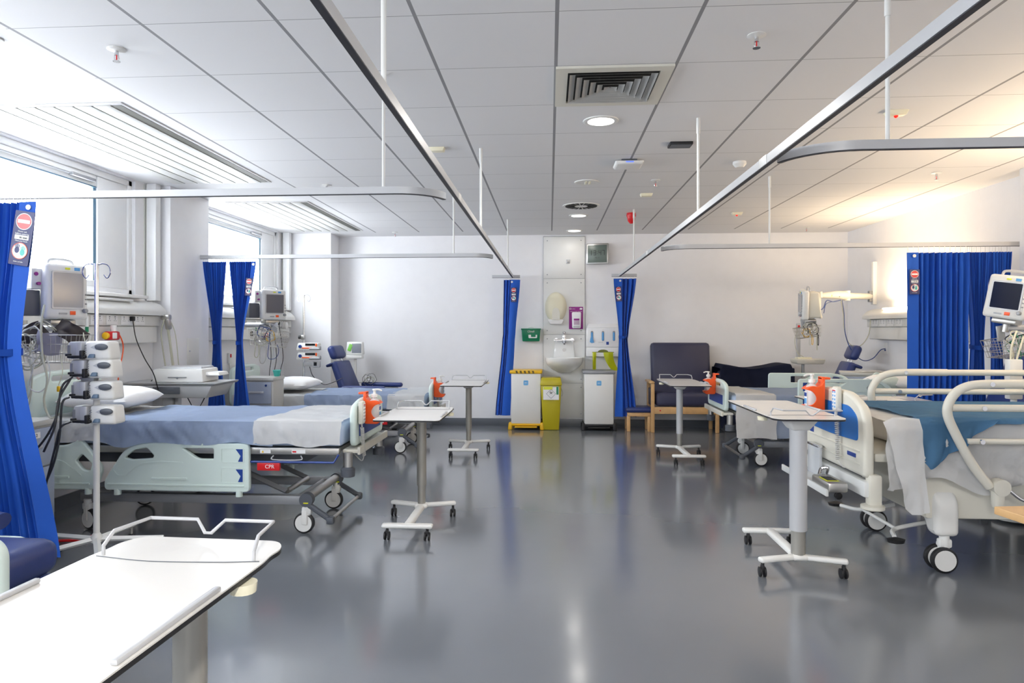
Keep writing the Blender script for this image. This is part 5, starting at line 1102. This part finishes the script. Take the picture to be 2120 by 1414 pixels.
t = T('glove_dispenser', 'white apron and glove dispenser with three slots of blue gloves', 'dispenser', (.735, WY, .975))
m = MB(); m.bb(-.225,.225,-.12,0,.13,.40,.014); m.hull((-.22,.22,-.115,0,.40),(-.20,.20,-.03,0,.455),.008); m.build('upper_box', WHITE, t); m = MB(); m.bb(-.225,.225,-.14,0,.0,.128,.012); m.build('lower_box', WHITE, t)
for k, x in enumerate((-.15,.0,.15)):
    m = MB(); m.plate(rr(x-.017,x+.017,.215,.355,.017), (), .004, 0, Tr(0,-.1205,0) @ FRONT); s = m.build('glove_slot', GREYP, t); m = MB(); m.hull((x-.014,x+.014,-.128,-.118,.222),(x-.012,x+.012,-.128,-.118,.335),.006); m.build('blue_gloves', LBLUE, s)
    m = MB(); m.text(('S','M','L')[k], .012, Tr(x,-.1215,.372) @ FRONT, .0004); m.build('size_letter', GREYP, t)
m = MB(); m.plate([(-.17,.26),(-.145,.28),(-.12,.19),(-.135,.195),(-.15,.185),(-.18,.20)], (), .004, 0, Tr(0,-.130,0) @ FRONT); m.build('hanging_glove', LBLUE, t)
m = MB(); m.bb(.045,.08,-.1225,-.12,.165,.205,.001); m.build('logo_square', BLUEP, t); m = MB(); m.text('ARIENTIAL', .014, Tr(-.03,-.1215,.197) @ FRONT, .0004); m.build('brand_line', GREYP, t)
m = MB(); m.plate([(-.15,.066)]+[(-.07+.07*(1-math.cos(PI*k/10))-.0, .068+.030*math.sin(PI*k/10)) for k in range(11)]+[(.15,.066),(.15,.058),(-.15,.058)], (), .004, 0, Tr(0,-.1405,0) @ FRONT); m.build('apron_slot', pm('apron_slot_olive', (.16,.17,.02), .5), t)
def apron(label, x, w0, w1, dx, ln, seed):
    def fn(u, v): return ((w0+(w1-w0)*v)*(u-.5)+dx*v*v, -.150-.015*math.sin(v*3+u*2)-.012*v-.006*noise.noise(Vector((u*5,v*4,seed))), .062-ln*v)
    m = MB(); m.grid(fn, 8, 14, .002); o = m.build('plastic_apron', YAPR, None, smooth=70, loc=(.735+x, WY, .975)); return tag(o, label, 'apron', 'yellow plastic aprons')
apron('narrow yellow apron strip hanging at the left of the dispenser slot', -.12, .05, .045, 0, .245, 2)
apron('wider yellow apron strip hanging aslant at the right of the dispenser slot', .07, .13, .10, .10, .25, 6)
t = T('first_aid_box', 'open green plastic box with a white cross emblem on back wall', 'box', (-.255, WY, 1.185))
m = MB(); m.hull((-.118,.118,-.10,0,0),(-.130,.130,-.12,0,.165),.008); m.build('tub', GREEN, t); m = MB(); m.bb(-.138,.138,-.13,0,.160,.178,.005); m.build('rim', GREEN, t)
m = MB(); m.text('Clinell', .038, Tr(0,-.123,.135) @ Rx(-6) @ FRONT, .0006); m.build('lettering', TRUNK, t); m = MB(); m.plate(rr(-.035,.085,.045,.115,.012), [rr(.0,.065,.06,.10,.008)[::-1]], .004, 0, Tr(0,-.1185,0) @ Rx(-6) @ FRONT); m.build('wipe_flap', WHITE, t); m = MB(); m.tube(cat([(-.06,-.05,.175),(0,-.06,.20),(.06,-.05,.175)],5),.006,6); m.build('handle', WHITE, t)
t = T('mixer_tap', 'chrome wall mounted mixer tap above the basin', 'tap', (.205, WY-.018, 1.20))
m = MB(); m.tube([(-.135,-.05,0),(.135,-.05,0)],.018,14); m.build('cross_bar', CHROME, t)
for s in (-1,1):
    m = MB(); m.cyl((s*.11,-.05,0),(s*.11,0,0),.022,seg=16); m.lathe([(.032,0),(.030,.008)],(s*.11,0,0),20,rot=FRONT); m.build('wall_union', CHROME, t)
m = MB(); m.box((0,-.055,0),(.05,.055,.09),.012); m.tube([(0,-.06,-.03),(0,-.14,-.05)],.013,12); m.build('spout_body', CHROME, t); m = MB(); m.box((0,-.07,.075),(.045,.03,.09),.008,Rx(-12)); m.build('lever', CHROME, t)
t = T('wash_basin', 'white ceramic wash basin with a high splash back', 'basin', (.205, WY-.018, .76))
def bas(th, lv):  # outer shell
    return None
m = MB()
N = 32
def shell(u, v):
    a = PI*u; k = 1-.0*v; w = .265*(1-.62*v**2.2); d = .36*(1-.72*v**1.8); return (w*math.cos(a), -d*(math.sin(a)**.75), .195-.20*v**.9)
m.grid(shell, 36, 12)
m.plate([(.265*math.cos(PI*k/24), -.36*(math.sin(PI*k/24)**.75)) for k in range(25)], [[(.215*math.cos(2*PI*k/24), -.175+.125*math.sin(2*PI*k/24)) for k in range(24)][::-1]], .014, .003, Tr(0,0,.196))
m.lathe([(.215,.0),(.19,-.06),(.10,-.11),(.02,-.115)], (0,-.175,.195), 32, sc=(1,.58,1))
m.build('bowl', CERAM, t, smooth=60)
m = MB(); m.hull((-.15,.15,-.04,0,.195),(-.12,.12,-.012,0,.46),.006); m.build('splash_back', CERAM, t, smooth=50)
m = MB(); m.lathe([(.010,.0),(.024,.0),(.026,.006)],(0,-.028,.305),20,rot=FRONT); m.build('overflow_ring', STEEL, t)
def bin_(label, x, y, w, d, h, foot, lid, hazard=False, bag=False):
    t = T('pedal_bin', label, 'bin', (x, y, 0), 0, 'white enclosed waste bins')
    m = MB(); m.bb(-w/2+.012,w/2-.012,-d/2,d/2,.085,h-.045,.006); m.build('body', WPLAST, t)
    m = MB(); m.bb(-w/2-.01,w/2+.01,-d/2-.012,d/2,h-.045,h+.0,.012); l = m.build('lid', lid, t)
    if hazard:
        for k in range(5):
            m = MB(); m.plate([(-.13+k*.055,0),(-.105+k*.055,0),(-.115+k*.055,.035),(-.14+k*.055,.035)], (), .004, 0, Tr(0,-d/2-.013,h-.040) @ FRONT); m.build('black_chevron', pm('chevron_brown', (.12,.08,.01), .5) if 'chevron_brown' not in MATS else MATS['chevron_brown'], l)
    m = MB()
    m.bb(-w/2-.005,w/2+.005,-d/2-.01,d/2,.055,.085,.008); m.build('frame', foot, t)
    m = MB(); m.bb(-w/2+.06,w/2-.06,-d/2-.05,-d/2,.035,.05,.004); m.build('pedal', foot, t)
    for s in (-1,1):
        m = MB(); m.hull((s*(w/2+.005)-.028,s*(w/2+.005)+.028,-d/2-.02,-d/2+.06,.0),(s*(w/2)-.02,s*(w/2)+.02,-d/2-.01,-d/2+.05,.10),.012); m.build('foot_cover', foot, t); m = MB(); m.cyl((s*(w/2-.01),d/2-.05,.0),(s*(w/2-.01),d/2-.05,.06),.03,seg=14); m.build('rear_foot', foot, t)
    m = MB(); m.plate(rr(-.032,.032,h-.20,h-.135,.012), (), .002, 0, Tr(0,-d/2-.001,0) @ FRONT); b = m.build('blue_sticker', pm('sticker_sky', (.14,.42,.75), .4) if 'sticker_sky' not in MATS else MATS['sticker_sky'], t); m = MB(); m.text('BIN', .022, Tr(0,-d/2-.0025,h-.168) @ FRONT, .0004); m.build('lettering', WHITE, b)
    return t
bin_('white pedal bin with yellow lid and yellow feet, left of the basin', -.315, 9.47, .42, .38, .80, YELL, YELL, True)
bin_('white pedal bin with grey lid and black feet, under the glove dispenser', .66, 9.47, .41, .38, .80, BLACK, GREYP)
t = T('clinical_waste_bin', 'tall slim yellow waste bin with a white hazard label', 'bin', (.022, 9.40, 0))
m = MB(); m.hull((-.108,.108,-.12,.12,.0),(-.138,.138,-.15,.15,.60),.014); m.build('tub', YBIN, t); m = MB(); m.hull((-.148,.148,-.165,.16,.60),(-.13,.13,-.145,.14,.70),.012); m.build('lid', YBIN, t)
m = MB(); m.M = Tr(0,-.152,.50) @ Rx(-2.9) @ FRONT; m.plate(rr(-.105,.105,-.09,.09,.003), (), .002); m.mi = 1; m.plate(rr(-.10,.02,.045,.085,.002), (), .0035); m.mi = 2; m.plate(rr(.07,.10,-.02,.085,.002), (), .0035); lb = m.build('hazard_label', [WHITE, YAPR, GREEN], t)
m = MB(); m.M = Tr(0,-.155,.49) @ Rx(-2.9) @ FRONT; m.plate([(-.065,0),(0,.065),(.065,0),(0,-.065)], [[(-.058,0),(0,-.058),(.058,0),(0,.058)]], .002)
m.build('diamond_outline', GREYP, lb); m = MB(); m.M = Tr(0,-.156,.49) @ Rx(-2.9) @ FRONT
for k in range(3): a = R(90+120*k); m.plate(ell(.015*math.cos(a),.018+.015*math.sin(a)-.0,.013,.013,16), [ell(.015*math.cos(a)+.004*math.cos(a),.018+.015*math.sin(a)+.004*math.sin(a),.009,.009,16)[::-1]], .002)
m.build('biohazard_mark', BLACK, lb); m = MB(); m.tube(cat([(.135,-.1,.56),(.155,-.14,.50),(.145,-.155,.46)],4),.004,6); m.build('wire_handle', STEEL, t)

# ------------------------------------------------------------------ light
def area(name, loc, rot, sx, sy, power, col=(1,1,1), shape='RECTANGLE', spread=180, portal=False):
    l = D.lights.new(name, 'AREA'); l.shape = shape; l.size = sx; l.size_y = sy; l.energy = power; l.color = col; l.spread = R(spread)
    if portal: l.cycles.is_portal = True
    o = D.objects.new(name, l); COL.objects.link(o); o.location = loc; o.rotation_euler = rot; return o
for i, (a, b) in enumerate(WIN):
    area('sky_portal', (-3.80, (a+b)/2, (SILL+HEAD)/2), (0, -PI/2, 0), HEAD-SILL, b-a, 1, portal=True)
for (x, y, p) in ((.326,4.42,20),(.339,8.07,2),(.334,9.30,1.5),(.33,-.6,85),(.33,-2.2,85)):  # last two are added fill lamps, out of view behind the camera
    area('ceiling_or_fill_lamp', (x, y, CZ-.014), (0,0,0), .16, .16, p, (1,.96,.90), 'DISK')
area('bedhead_uplight', (3.88, 7.75, 1.66), (PI, R(-12), 0), .10, 1.5, 22, (1,.74,.46))
area('bedhead_uplight', (3.85, 4.3, 1.66), (PI, R(-14), 0), .10, 1.5, 44, (1,.74,.46))
w = D.worlds.new('sky'); S.world = w; w.use_nodes = True
w.node_tree.nodes['Background'].inputs[0].default_value = (.93,.965,1,1); w.node_tree.nodes['Background'].inputs[1].default_value = 19
S.view_settings.view_transform = 'Standard'; S.view_settings.look = 'None'; S.view_settings.exposure = 0; S.view_settings.gamma = 1
S.cycles.max_bounces = 10; S.cycles.diffuse_bounces = 5; S.cycles.use_denoising = True
